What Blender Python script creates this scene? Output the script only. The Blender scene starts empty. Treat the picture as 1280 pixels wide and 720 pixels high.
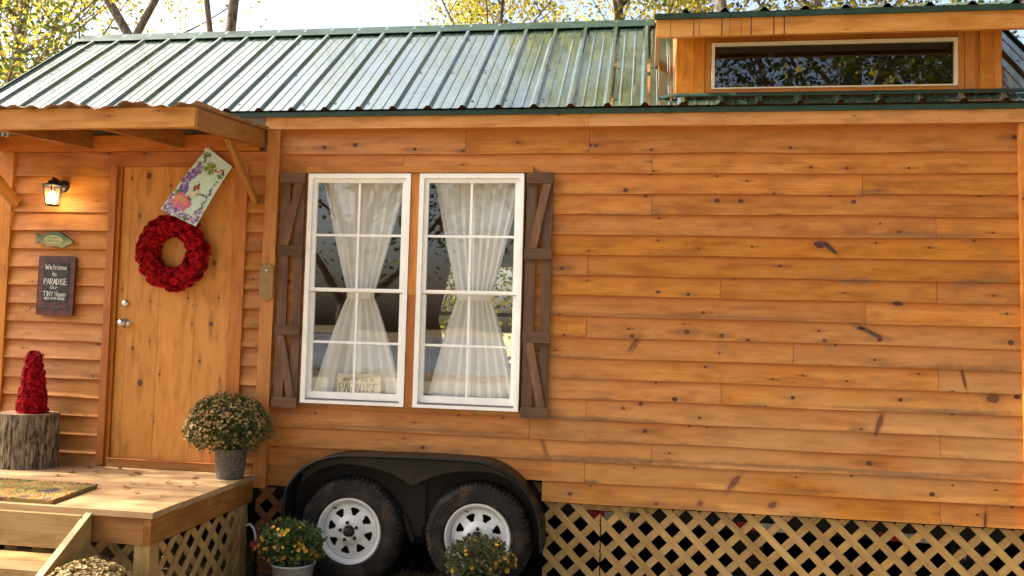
import bpy, math, random
from math import sin, cos, pi, radians, sqrt, exp, atan2
from mathutils import Vector, Matrix, noise
random.seed(7)
scn = bpy.context.scene
COL = scn.collection
R = random.random
def U(a, b): return a + (b - a) * R()

# ------------------------------------------------------------------ materials
MATS = {}
class NT:
    """small helper round a node tree"""
    def __init__(s, name):
        m = bpy.data.materials.new(name); m.use_nodes = True
        s.m = m; s.t = m.node_tree; s.t.nodes.clear()
        s.out = s.n('ShaderNodeOutputMaterial'); MATS[name] = m
    def n(s, typ, **kw):
        nd = s.t.nodes.new(typ)
        for k, v in kw.items(): setattr(nd, k, v)
        return nd
    def l(s, a, b): s.t.links.new(a, b)
    def put(s, sock, v):
        if isinstance(v, bpy.types.NodeSocket): s.l(v, sock)
        elif isinstance(v, (tuple, list)):
            sock.default_value = tuple(v) + ((1,) if len(v) == 3 and sock.type == 'RGBA' else ())
        else: sock.default_value = v
    def math(s, op, a, b=0, c=0, clamp=False):
        nd = s.n('ShaderNodeMath', operation=op); nd.use_clamp = clamp
        s.put(nd.inputs[0], a); s.put(nd.inputs[1], b)
        if op in ('SMOOTH_MIN', 'MULTIPLY_ADD', 'PINGPONG', 'COMPARE') : s.put(nd.inputs[2], c)
        return nd.outputs[0]
    def mix(s, f, a, b, mode='MIX'):
        nd = s.n('ShaderNodeMix', data_type='RGBA', blend_type=mode)
        s.put(nd.inputs[0], f); s.put(nd.inputs[6], a); s.put(nd.inputs[7], b)
        return nd.outputs[2]
    def step(s, v, lo, hi, a=0.0, b=1.0):
        nd = s.n('ShaderNodeMapRange', interpolation_type='SMOOTHSTEP')
        s.put(nd.inputs[0], v); nd.inputs[1].default_value = lo; nd.inputs[2].default_value = hi
        nd.inputs[3].default_value = a; nd.inputs[4].default_value = b
        return nd.outputs[0]
    def noise(s, vec, scale=5, detail=3, rough=.55, dim='3D', dist=0):
        nd = s.n('ShaderNodeTexNoise', noise_dimensions=dim)
        if vec is not None: s.l(vec, nd.inputs['Vector'])
        nd.inputs['Scale'].default_value = scale; nd.inputs['Detail'].default_value = detail
        nd.inputs['Roughness'].default_value = rough; nd.inputs['Distortion'].default_value = dist
        return nd.outputs['Fac']
    def xyz(s, x, y, z):
        nd = s.n('ShaderNodeCombineXYZ'); s.put(nd.inputs[0], x); s.put(nd.inputs[1], y); s.put(nd.inputs[2], z)
        return nd.outputs[0]
    def sep(s, v):
        nd = s.n('ShaderNodeSeparateXYZ'); s.l(v, nd.inputs[0]); return nd.outputs
    def attr(s, name):
        nd = s.n('ShaderNodeAttribute', attribute_name=name); return nd.outputs['Fac']
    def obj(s): return s.n('ShaderNodeTexCoord').outputs['Object']
    def bump(s, h, strength=.3, dist=.01):
        nd = s.n('ShaderNodeBump'); nd.inputs['Strength'].default_value = strength
        nd.inputs['Distance'].default_value = dist; s.l(h, nd.inputs['Height']); return nd.outputs[0]
    def pr(s, color, rough=.6, normal=None, metal=0, spec=.5, **kw):
        b = s.n('ShaderNodeBsdfPrincipled')
        s.put(b.inputs['Base Color'], color); s.put(b.inputs['Roughness'], rough)
        s.put(b.inputs['Metallic'], metal); s.put(b.inputs['Specular IOR Level'], spec)
        if normal is not None: s.l(normal, b.inputs['Normal'])
        for k, v in kw.items(): s.put(b.inputs[k.replace('_', ' ')], v)
        return b.outputs[0]
    def fin(s, sh): s.l(sh, s.out.inputs[0]); return s.m

def wood(name, c1, c2, knot=.36, kcol=(.075, .022, .012), grain=1.0, rough=.55, kscale=4.5, tint=.16,
         stain=0.0, strip=0.0, spots=None, kr=(.003, .013), grey=0.0, spec=.35):
    s = NT(name)
    uv = s.n('ShaderNodeUVMap', uv_map='UVMap').outputs[0]
    x, y, _ = s.sep(uv)
    rnd = s.attr('rnd')
    # knots
    vo = s.n('ShaderNodeTexVoronoi', voronoi_dimensions='2D', feature='F1')
    wv = s.xyz(s.math('MULTIPLY', x, .8), y, 0)
    nz = s.n('ShaderNodeTexNoise'); s.l(uv, nz.inputs['Vector']); nz.inputs['Scale'].default_value = 42
    dv = s.n('ShaderNodeVectorMath', operation='MULTIPLY_ADD'); s.l(nz.outputs['Color'], dv.inputs[0])
    dv.inputs[1].default_value = (.007, .006, 0); s.l(wv, dv.inputs[2])
    s.l(dv.outputs[0], vo.inputs['Vector']); vo.inputs['Scale'].default_value = kscale
    vo.inputs['Randomness'].default_value = 1
    cr, cg, cb = s.sep(vo.outputs['Color'])
    d = s.math('DIVIDE', vo.outputs['Distance'], kscale)
    rad = s.math('MULTIPLY_ADD', s.math('POWER', cg, 2.6), kr[1] - kr[0], kr[0])
    t = s.math('DIVIDE', d, rad)
    on = s.math('LESS_THAN', cr, knot)
    core = s.math('MULTIPLY', s.step(t, .85, 1.08, 1, 0), on)
    sb = s.n('ShaderNodeVectorMath', operation='SUBTRACT'); s.l(dv.outputs[0], sb.inputs[0]); s.l(vo.outputs['Position'], sb.inputs[1])
    kx, ky, _ = s.sep(sb.outputs[0])
    kx = s.math('MULTIPLY', kx, .22)
    t2 = s.math('DIVIDE', s.math('SQRT', s.math('ADD', s.math('MULTIPLY', kx, kx), s.math('MULTIPLY', ky, ky))), rad)
    halo = s.math('MULTIPLY', s.step(t2, .6, 1.9, 1, 0), on)
    warp = s.math('MULTIPLY', s.math('MULTIPLY', s.step(d, 0, .05, 1, 0), on), .014)
    yw = s.math('ADD', y, warp)
    # grain
    g1 = s.noise(s.xyz(s.math('MULTIPLY', x, 2.2), s.math('MULTIPLY', yw, 150), s.math('MULTIPLY', rnd, 37)), 1, 4, .65)
    low = s.noise(s.xyz(s.math('MULTIPLY', x, .8), s.math('MULTIPLY', yw, 10), s.math('MULTIPLY', rnd, 91)), 1, 2, .5)
    rings = s.math('PINGPONG', s.math('MULTIPLY', low, 9), 1)
    rings = s.step(rings, .15, 1)
    blot = s.noise(s.xyz(s.math('MULTIPLY', x, 4), s.math('MULTIPLY', y, 11), s.math('MULTIPLY', rnd, 53)), 1, 4, .6)
    f = s.math('ADD', s.math('MULTIPLY', s.step(g1, .3, .72), .5 * grain), s.math('MULTIPLY', rings, .3 * grain))
    f = s.math('ADD', f, s.math('MULTIPLY', s.step(blot, .42, .72), .55), clamp=True)
    c = s.mix(f, c1, c2)
    c = s.mix(s.math('MULTIPLY', halo, .5), c, tuple(v * .45 for v in c2))
    cl = s.noise(s.xyz(s.math('MULTIPLY', x, 5), s.math('MULTIPLY', y, 16), s.math('MULTIPLY', rnd, 77)), 1, 3, .55)
    c = s.mix(s.math('MULTIPLY', s.step(cl, .48, .72), .5), c, tuple(v * .62 for v in c2))
    cl2 = s.noise(s.xyz(s.math('MULTIPLY', x, 3), s.math('MULTIPLY', y, 12), s.math('MULTIPLY', rnd, 19)), 1, 3, .6)
    c = s.mix(s.math('MULTIPLY', s.step(cl2, .5, .75), .45), c, tuple(min(1, v * 1.12 + .03) for v in c1))
    if grey > 0:
        gm = s.noise(s.xyz(s.math('MULTIPLY', x, 3), s.math('MULTIPLY', y, 60), s.math('MULTIPLY', rnd, 3)), 1, 3)
        c = s.mix(s.math('MULTIPLY', s.step(gm, .35, .7), grey), c, (.2, .17, .14))
    # per board tint
    hv = s.n('ShaderNodeHueSaturation'); s.l(c, hv.inputs['Color'])
    s.put(hv.inputs['Value'], s.math('MULTIPLY_ADD', rnd, tint * 2, 1 - tint))
    r2 = s.math('FRACT', s.math('MULTIPLY', rnd, 17.31))
    s.put(hv.inputs['Saturation'], s.math('MULTIPLY_ADD', r2, tint * .5, 1.03 - tint * .25))
    s.put(hv.inputs['Hue'], s.math('MULTIPLY_ADD', r2, .003, .4985))
    c = hv.outputs[0]
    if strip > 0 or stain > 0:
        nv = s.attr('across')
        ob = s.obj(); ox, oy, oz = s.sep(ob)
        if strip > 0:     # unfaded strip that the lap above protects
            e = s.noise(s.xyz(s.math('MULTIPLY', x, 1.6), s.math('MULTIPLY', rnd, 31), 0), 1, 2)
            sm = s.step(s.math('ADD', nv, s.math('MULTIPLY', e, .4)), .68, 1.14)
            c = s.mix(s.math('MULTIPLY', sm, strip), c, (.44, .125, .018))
        if stain > .5:    # sun bleached tan towards the exposed lower right
            bl = s.noise(s.xyz(s.math('MULTIPLY', ox, 1.1), s.math('MULTIPLY', oz, 2.2), s.math('MULTIPLY', rnd, 4)), 1, 3, .55)
            up_ = s.math('MULTIPLY', s.step(oz, 2.3, .75), s.step(ox, -1.8, 1.6, .25, 1))
            c = s.mix(s.math('MULTIPLY', s.math('MULTIPLY', s.step(bl, .32, .62), up_), .62), c, (.50, .285, .115))
        if stain > 0:     # grey mildew along lower board edges
            e = s.noise(s.xyz(s.math('MULTIPLY', ox, 1.3), s.math('MULTIPLY', rnd, 71), 0), 1, 3)
            e2 = s.noise(s.xyz(s.math('MULTIPLY', x, 16), s.math('MULTIPLY', y, 40), s.math('MULTIPLY', rnd, 5)), 1, 3)
            lim = s.math('MULTIPLY_ADD', s.step(e, .46, .66), .26, -.05)
            st = s.math('SUBTRACT', lim, nv)
            st = s.math('ADD', st, s.math('MULTIPLY', s.math('SUBTRACT', e2, .5), .45))
            st = s.step(st, -.06, .22)
            low_ = s.step(oz, 2.6, 1.2, .25, 1)
            c = s.mix(s.math('MULTIPLY', s.math('MULTIPLY', st, low_), stain), c, (.155, .085, .038))
            e3 = s.noise(s.xyz(s.math('MULTIPLY', ox, 5), s.math('MULTIPLY', oz, 9), 0), 1, 4, .65)
            c = s.mix(s.math('MULTIPLY', s.step(e3, .55, .72), .34 * stain), c, (.22, .13, .06))
    # knot faces
    kr_ = s.math('PINGPONG', s.math('MULTIPLY', t, 3), 1)
    kc = s.mix(s.math('MULTIPLY', kr_, .35), kcol, tuple(v * 2.6 for v in kcol))
    c = s.mix(s.math('MULTIPLY', core, s.math('MULTIPLY_ADD', cb, .25, .75)), c, kc)
    if spots:
        ob = s.obj(); ox, oy, oz = s.sep(ob)
        nz = s.noise(ob, 45, 3); nz2 = s.noise(ob, 14, 2)
        for (sx, sz, ang, rx, rz, st, sc) in spots:
            dx = s.math('SUBTRACT', ox, sx); dz = s.math('SUBTRACT', oz, sz)
            dz = s.math('MULTIPLY_ADD', s.math('SUBTRACT', nz2, .5), .02, dz)
            ca, sa = cos(ang), sin(ang)
            a = s.math('DIVIDE', s.math('ADD', s.math('MULTIPLY', dx, ca), s.math('MULTIPLY', dz, sa)), rx)
            b = s.math('DIVIDE', s.math('SUBTRACT', s.math('MULTIPLY', dz, ca), s.math('MULTIPLY', dx, sa)), rz)
            q = s.math('SQRT', s.math('ADD', s.math('MULTIPLY', a, a), s.math('MULTIPLY', b, b)))
            q = s.math('ADD', q, s.math('MULTIPLY', s.math('SUBTRACT', nz, .5), .7))
            c = s.mix(s.math('MULTIPLY', s.step(q, .9, 2.2, 1, 0), st * .45), c, (.2, .06, .015))
            c = s.mix(s.math('MULTIPLY', s.step(q, .85, 1.05, 1, 0), min(1, st * 1.1)), c, sc)
    h = s.math('ADD', s.math('MULTIPLY', g1, .6), s.math('MULTIPLY', s.math('SUBTRACT', 1, core), .4))
    rg = s.math('MULTIPLY_ADD', g1, .2, rough - .1)
    return s.fin(s.pr(c, rg, s.bump(h, .35, .002), spec=spec))

KD = (.06, .022, .014); GS = (.17, .10, .05)
spots = [(1.048, 2.208, -.1, .040, .022, .95, KD), (1.105, 2.185, -.75, .055, .013, .9, KD),
         (1.335, 1.690, -.42, .085, .014, .9, (.09, .04, .025)), (1.285, 1.712, -.2, .022, .012, .9, (.02, .01, .008)),
         (-.052, 1.578, 1.0, .055, .012, .75, (.16, .045, .02)), (-.035, 1.572, 1.05, .05, .007, .6, (.16, .045, .02)),
         (1.388, 1.149, 1.25, .065, .016, .8, (.13, .04, .022)),
         (1.855, 1.43, -1.35, .06, .009, .85, (.12, .035, .02)), (2.012, 1.324, .2, .04, .028, .75, (.1, .03, .015)),
         (.562, .762, .9, .06, .018, .8, (.16, .05, .03)), (.787, .640, .6, .028, .02, .8, (.14, .045, .03)),
         (.366, .628, .5, .02, .016, .7, (.15, .05, .03)), (-.59, .915, -1.2, .06, .014, .6, (.17, .05, .025)),
         (1.49, 1.86, -.1, .03, .014, .8, KD), (.09, 1.90, 0, .016, .010, .9, KD), (1.97, .625, 1.5, .06, .008, .8, (.09, .02, .012)),
         (1.2, .872, 0, .9, .011, .60, GS), (-.1, .868, 0, .5, .008, .55, GS), (.35, 1.757, 0, .62, .007, .6, GS), (1.6, 1.240, 0, .5, .010, .45, GS), (1.55, 2.27, 0, .42, .012, .5, GS),
         (.9, .735, 0, .25, .014, .35, GS), (-.2, 1.11, 0, .35, .009, .35, GS), (1.95, 2.0, .1, .16, .022, .4, GS), (1.25, 1.99, 0, .10, .02, .5, GS), (-1.4, .99, 0, .6, .010, .5, GS),
         (1.9, 1.50, 0, .3, .012, .35, GS), (.2, .60, 0, .4, .012, .3, GS), (1.35, 2.52, .05, .12, .02, .3, GS), (-.1, 2.39, 0, .2, .009, .4, GS)]
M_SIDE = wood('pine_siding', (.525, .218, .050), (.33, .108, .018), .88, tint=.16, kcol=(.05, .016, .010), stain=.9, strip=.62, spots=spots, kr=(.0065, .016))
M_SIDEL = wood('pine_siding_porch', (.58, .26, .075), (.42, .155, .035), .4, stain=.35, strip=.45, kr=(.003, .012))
M_TRIM = wood('pine_trim', (.56, .235, .052), (.42, .14, .024), .36, kr=(.003, .010))
M_FASC = wood('pine_fascia', (.56, .28, .095), (.42, .17, .042), .3, kr=(.003, .014), stain=0)
M_REDT = wood('cedar_trim', (.46, .165, .038), (.33, .10, .02), .2)
M_DOOR = wood('door_plank', (.60, .272, .070), (.50, .195, .038), .85, (.07, .026, .012), kscale=4.4, kr=(.007, .020), tint=.05, grain=.6)
M_CANOPY = wood('canopy_lumber', (.50, .24, .06), (.36, .14, .025), .5, kr=(.004, .016))
M_CANSIDE = wood('canopy_lumber_ribbed', (.38, .17, .05), (.26, .10, .026), .1)
M_DARKW = wood('shutter_barnwood', (.165, .082, .042), (.085, .040, .022), .1, (.02, .012, .008), grey=.14, tint=.25, rough=.75)
M_DECK = wood('deck_board', (.50, .33, .17), (.37, .22, .10), .2, grey=.12, rough=.5, tint=.12)
M_RIM = wood('deck_rim', (.40, .185, .052), (.26, .10, .024), .1, grain=1.4)
M_STEP = wood('step_lumber', (.36, .235, .095), (.24, .145, .05), .14, (.12, .05, .02))
M_POST = wood('post_lumber', (.50, .33, .13), (.38, .22, .07), .12)
M_LATT = wood('lattice_lath', (.50, .32, .13), (.36, .20, .07), .16, (.14, .05, .02), kscale=7, tint=.16)
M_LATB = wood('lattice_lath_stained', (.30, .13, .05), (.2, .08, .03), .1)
M_CEIL = wood('interior_plank', (.42, .27, .14), (.32, .19, .09), .2)
M_GREYW = wood('weathered_board', (.26, .23, .20), (.18, .15, .12), .1, grey=.3)

def plain(name, col, rough=.6, metal=0, spec=.5, var=.12, scale=12, bump=.1, **kw):
    s = NT(name); o = s.obj()
    n = s.noise(o, scale, 4)
    c = s.mix(s.step(n, .3, .7), tuple(v * (1 - var) for v in col), tuple(min(1, v * (1 + var)) for v in col))
    return s.fin(s.pr(c, rough, s.bump(n, bump, .003) if bump else None, metal, spec, **kw))
M_WHITE = plain('white_vinyl', (.90, .89, .86), .35, var=.04, bump=0)
M_CREAM = plain('cream_vinyl', (.66, .58, .42), .4, var=.05, bump=0)
M_BLACKM = plain('black_metal', (.012, .011, .011), .45, .3)
M_RUSTF = plain('flat_dark_steel', (.03, .022, .017), .6, .5)
M_STEEL = plain('satin_nickel', (.55, .53, .50), .28, 1, bump=0)
M_NAIL = plain('nail_head', (.05, .03, .022), .6, .4, bump=0)
M_SCREW = plain('roof_screw', (.02, .03, .026), .5, .5, bump=0)
M_SLATE = plain('chalkboard_slate', (.030, .032, .032), .8, var=.5, scale=30)
M_CHALK = plain('chalk', (.75, .74, .72), .95, bump=0)
M_REDF = plain('red_felt', (.42, .006, .012), .85, spec=.15, var=.4, scale=40)
M_REDD = plain('red_felt_dark', (.22, .003, .008), .9, spec=.1, var=.3, scale=40)
M_SOIL = plain('potting_soil', (.025, .016, .010), .95, scale=60, bump=.6)
M_SHADEBLK = plain('shade_black', (.012, .009, .007), .95)  # near-black carries the shade under the floor and in the wheel arches
M_RED = plain('reflector_red', (.55, .015, .02), .25, bump=0)
M_RWHITE = plain('reflector_white', (.72, .72, .72), .25, bump=0)
M_ROPE = plain('white_hose', (.7, .68, .64), .5)
M_PINK = plain('red_clamp', (.55, .06, .08), .5)
M_PADD = plain('tan_plaque', (.27, .155, .05), .6, scale=20)
M_SIGNW = plain('sign_panel', (.66, .60, .46), .7)
M_SIGNT = plain('sign_ink', (.26, .22, .16), .8, bump=0)
M_LEAFY = {}
def leafmat(name, c, c2, trans=.45):
    s = NT(name)
    r = s.attr('rnd')
    col = s.mix(r, c, c2)
    b = s.pr(col, .55, spec=.3)
    t = s.n('ShaderNodeBsdfTranslucent'); s.put(t.inputs[0], s.mix(.35, col, (1, 1, .3), 'MULTIPLY'))
    mx = s.n('ShaderNodeMixShader'); mx.inputs[0].default_value = trans
    s.l(b, mx.inputs[1]); s.l(t.outputs[0], mx.inputs[2])
    return s.fin(mx.outputs[0])
M_LYEL = leafmat('yellow_leaf', (.60, .46, .05), (.32, .30, .05), .55)
M_LGRN = leafmat('green_leaf', (.045, .085, .018), (.13, .15, .03), .4)
M_LDRK = leafmat('dark_leaf', (.022, .045, .012), (.055, .08, .02), .3)
M_MUML = leafmat('mum_leaf', (.05, .10, .025), (.13, .17, .05), .25)
M_MUMG = leafmat('mum_leaf_grey', (.09, .10, .045), (.14, .12, .06), .25)
M_DRY = leafmat('dried_bloom', (.46, .29, .11), (.22, .12, .04), .2)
M_DRY2 = leafmat('tan_bloom', (.52, .38, .17), (.32, .22, .08), .2)
M_GOLD = leafmat('gold_bloom', (.72, .42, .03), (.46, .21, .02), .2)
M_LITT = leafmat('litter_leaf', (.30, .17, .07), (.13, .07, .03), .2)
M_STRAW = leafmat('straw', (.34, .25, .10), (.16, .11, .04), .2)

def bark(name, c1, c2, sc=1):
    s = NT(name); o = s.obj(); x, y, z = s.sep(o)
    n = s.noise(s.xyz(s.math('MULTIPLY', x, 22 * sc), s.math('MULTIPLY', y, 22 * sc), s.math('MULTIPLY', z, 5 * sc)), 1, 5, .65)
    n2 = s.noise(o, 30 * sc, 3)
    c = s.mix(s.step(n, .36, .6), c1, c2)
    c = s.mix(s.math('MULTIPLY', s.step(n2, .62, .7), .6), c, (.32, .31, .26))
    return s.fin(s.pr(c, .9, s.bump(n, .9, .02 / sc), spec=.2))
M_BARK = bark('tree_bark', (.07, .05, .036), (.20, .155, .115))
M_STUMP = bark('stump_bark', (.045, .034, .021), (.25, .195, .12), 2.2)
def cut():
    s = NT('stump_cut'); o = s.obj(); x, y, z = s.sep(o)
    r = s.math('SQRT', s.math('ADD', s.math('MULTIPLY', x, x), s.math('MULTIPLY', y, y)))
    n = s.noise(o, 8, 2)
    w = s.math('PINGPONG', s.math('MULTIPLY', s.math('ADD', r, s.math('MULTIPLY', n, .02)), 90), 1)
    return s.fin(s.pr(s.mix(w, (.42, .27, .14), (.30, .17, .08)), .8))
M_CUT = cut()

def roofmat():
    s = NT('green_roof_metal'); o = s.obj(); x, y, z = s.sep(o)
    can = s.noise(s.xyz(s.math('MULTIPLY', x, 2.2), s.math('MULTIPLY', y, 8), s.math('MULTIPLY', z, 8)), 1, 3, .55)
    dirt = s.noise(o, 9, 5, .6)
    c = s.mix(s.step(dirt, .35, .75), (.048, .090, .056), (.085, .135, .092))
    rg = s.step(dirt, .3, .8, .17, .30)
    return s.fin(s.pr(c, rg, s.bump(can, .55, .014), metal=.35, spec=1.0, Coat_Weight=1.0, Coat_Roughness=.06, Coat_IOR=2.2))
M_ROOF = roofmat()
M_GTRIM = plain('green_trim_metal', (.022, .05, .034), .5, .1, spec=.3, var=.2, bump=.05)
def tin():
    s = NT('rusty_tin'); o = s.obj(); n = s.noise(o, 5, 5, .6)
    c = s.mix(s.step(n, .35, .65), (.36, .20, .11), (.45, .33, .22))
    return s.fin(s.pr(c, .6, s.bump(n, .2, .005), metal=.3))
M_TIN = tin()
def galv():
    s = NT('galvanised_zinc'); o = s.obj()
    v = s.n('ShaderNodeTexVoronoi'); s.l(o, v.inputs['Vector']); v.inputs['Scale'].default_value = 60
    r, g, b = s.sep(v.outputs['Color']); n = s.noise(o, 14, 3)
    c = s.mix(r, (.44, .45, .45), (.58, .59, .58)); c = s.mix(s.math('MULTIPLY', s.step(n, .5, .75), .5), c, (.2, .17, .13))
    return s.fin(s.pr(c, .42, None, metal=.35))
M_GALV = galv()
def potm():
    s = NT('woven_grey_pot'); o = s.obj(); v = s.n('ShaderNodeTexVoronoi', feature='DISTANCE_TO_EDGE')
    s.l(o, v.inputs['Vector']); v.inputs['Scale'].default_value = 110
    f = s.step(v.outputs['Distance'], .02, .25)
    return s.fin(s.pr(s.mix(f, (.06, .05, .04), (.24, .21, .18)), .8, s.bump(f, .8, .004)))
M_POT = potm()
def rubber():
    s = NT('tyre_rubber'); o = s.obj(); n = s.noise(o, 9, 5, .6); n2 = s.noise(o, 60, 3)
    c = s.mix(s.step(n, .42, .68), (.014, .012, .011), (.060, .040, .026))
    return s.fin(s.pr(c, .75, s.bump(n2, .25, .002), spec=.3))
M_TYRE = rubber()
M_RIMW = plain('white_wheel', (.66, .65, .62), .4, var=.08, scale=8, bump=0)
def mudguard():
    s = NT('fender_black'); o = s.obj(); n = s.noise(o, 5, 5, .6)
    c = s.mix(s.step(n, .4, .75), (.006, .006, .006), (.018, .014, .011))
    return s.fin(s.pr(c, .42, s.bump(n, .1, .004), spec=.28))
M_FEND = mudguard()
def glass(name, tint=(1, 1, 1)):
    s = NT(name)
    ge_ = s.n('ShaderNodeNewGeometry'); dt = s.n('ShaderNodeVectorMath', operation='DOT_PRODUCT')
    s.l(ge_.outputs['Incoming'], dt.inputs[0]); s.l(ge_.outputs['Normal'], dt.inputs[1])
    k5 = s.math('POWER', s.math('SUBTRACT', 1, s.math('ABSOLUTE', dt.outputs['Value'])), 5)
    sch = s.math('MULTIPLY_ADD', k5, .87, .13)
    tr = s.n('ShaderNodeBsdfTransparent'); tr.inputs[0].default_value = tint + (1,)
    gl = s.n('ShaderNodeBsdfGlossy'); gl.inputs['Roughness'].default_value = .0
    o = s.obj(); n = s.noise(o, 2.2, 1)
    s.l(s.bump(n, .12, .01), gl.inputs['Normal'])
    mx = s.n('ShaderNodeMixShader'); s.put(mx.inputs[0], sch)
    s.l(tr.outputs[0], mx.inputs[1]); s.l(gl.outputs[0], mx.inputs[2])
    return s.fin(mx.outputs[0])
M_GLASS = glass('window_glass', (.98, .99, .985)); M_GLASSD = glass('tinted_glass', (.22, .24, .25))
def fabric(name, c, tr=.10, hole=.07):
    s = NT(name); o = s.obj(); x, y, z = s.sep(o)
    w = s.noise(s.xyz(s.math('MULTIPLY', x, 700), s.math('MULTIPLY', y, 100), s.math('MULTIPLY', z, 90)), 1, 2)
    d = s.n('ShaderNodeBsdfDiffuse'); s.put(d.inputs[0], s.mix(w, tuple(v * .85 for v in c), c))
    t = s.n('ShaderNodeBsdfTranslucent'); s.put(t.inputs[0], c)
    m1 = s.n('ShaderNodeMixShader'); m1.inputs[0].default_value = tr; s.l(d.outputs[0], m1.inputs[1]); s.l(t.outputs[0], m1.inputs[2])
    tp = s.n('ShaderNodeBsdfTransparent'); m2 = s.n('ShaderNodeMixShader'); m2.inputs[0].default_value = hole
    s.l(m1.outputs[0], m2.inputs[1]); s.l(tp.outputs[0], m2.inputs[2])
    return s.fin(m2.outputs[0])
M_CURT = fabric('cream_curtain', (.90, .89, .85)); M_BCURT = fabric('brown_curtain', (.14, .06, .03), .3, 0)
M_MATT = None
def matm():
    s = NT('printed_coir'); o = s.obj()
    n = s.noise(o, 14, 3, .6); n2 = s.noise(o, 25, 2); n3 = s.noise(o, 300, 2); n4 = s.noise(o, 9, 3)
    c = s.mix(s.step(n, .42, .52), (.42, .24, .08), (.24, .21, .07))
    c = s.mix(s.step(n2, .58, .63), c, (.45, .13, .03)); c = s.mix(s.step(n4, .60, .64), c, (.13, .09, .10))
    c = s.mix(s.math('MULTIPLY', s.step(n3, .5, .8), .5), c, (.12, .07, .03))
    return s.fin(s.pr(c, .95, s.bump(n3, 1, .006), spec=.1))
M_MATT = matm()
def plaid():
    s = NT('plaid_red_frame'); o = s.obj(); x, y, z = s.sep(o)
    a = s.math('GREATER_THAN', s.math('PINGPONG', s.math('MULTIPLY', x, 12), .5), .25)
    b = s.math('GREATER_THAN', s.math('PINGPONG', s.math('MULTIPLY', z, 12), .5), .25)
    f = s.math('MULTIPLY', s.math('ADD', a, b), .42)
    return s.fin(s.pr(s.mix(f, (.13, .02, .02), (.018, .015, .018)), .6))
M_PLAID = plaid()
def fishm():
    s = NT('fish_green'); o = s.obj(); x, y, z = s.sep(o); n = s.noise(o, 60, 3)
    zz = s.math('ADD', z, s.math('MULTIPLY', n, .02))
    c = s.mix(s.step(zz, 2.150, 2.205), (.30, .30, .13), (.06, .11, .045))
    return s.fin(s.pr(c, .5, s.bump(n, .4, .003)))
M_FISH = fishm()
M_FISHO = plain('fish_oval', (.42, .42, .18), .6, scale=50)
M_INK = plain('dark_ink', (.04, .05, .02), .8, bump=0)
def emis(name, c, st):
    s = NT(name); e = s.n('ShaderNodeEmission'); e.inputs[0].default_value = c + (1,); e.inputs[1].default_value = st
    return s.fin(e.outputs[0])
M_BULB = emis('lit_bulb', (1, .72, .35), 40)
def lglass():
    s = NT('lantern_glass')
    return s.fin(s.pr((.95, .9, .8), .25, Transmission_Weight=.95, IOR=1.2))
M_LGLASS = lglass()
def groundm():
    s = NT('leafy_ground'); o = s.obj(); n = s.noise(o, .35, 4); n2 = s.noise(o, 12, 5, .7)
    c = s.mix(s.step(n, .4, .62), (.30, .21, .12), (.17, .15, .06))
    c = s.mix(s.math('MULTIPLY', s.step(n2, .45, .7), .7), c, (.10, .06, .035))
    return s.fin(s.pr(c, .95, s.bump(n2, .8, .03), spec=.1))
M_GROUND = groundm()
M_UNDER = plain('dark_mulch', (.045, .030, .020), .95, scale=40, bump=.9, var=.5)
def pondm():
    s = NT('pond_water'); o = s.obj(); n = s.noise(o, 1.5, 3)
    return s.fin(s.pr((.42, .47, .52), .12, s.bump(n, .05, .02), spec=1.0))  # pale tone of the reflected sky put into the water colour
M_POND = pondm()
M_GRAVEL = plain('pale_gravel', (.44, .37, .25), .95, scale=30, var=.25, bump=.5)

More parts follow.
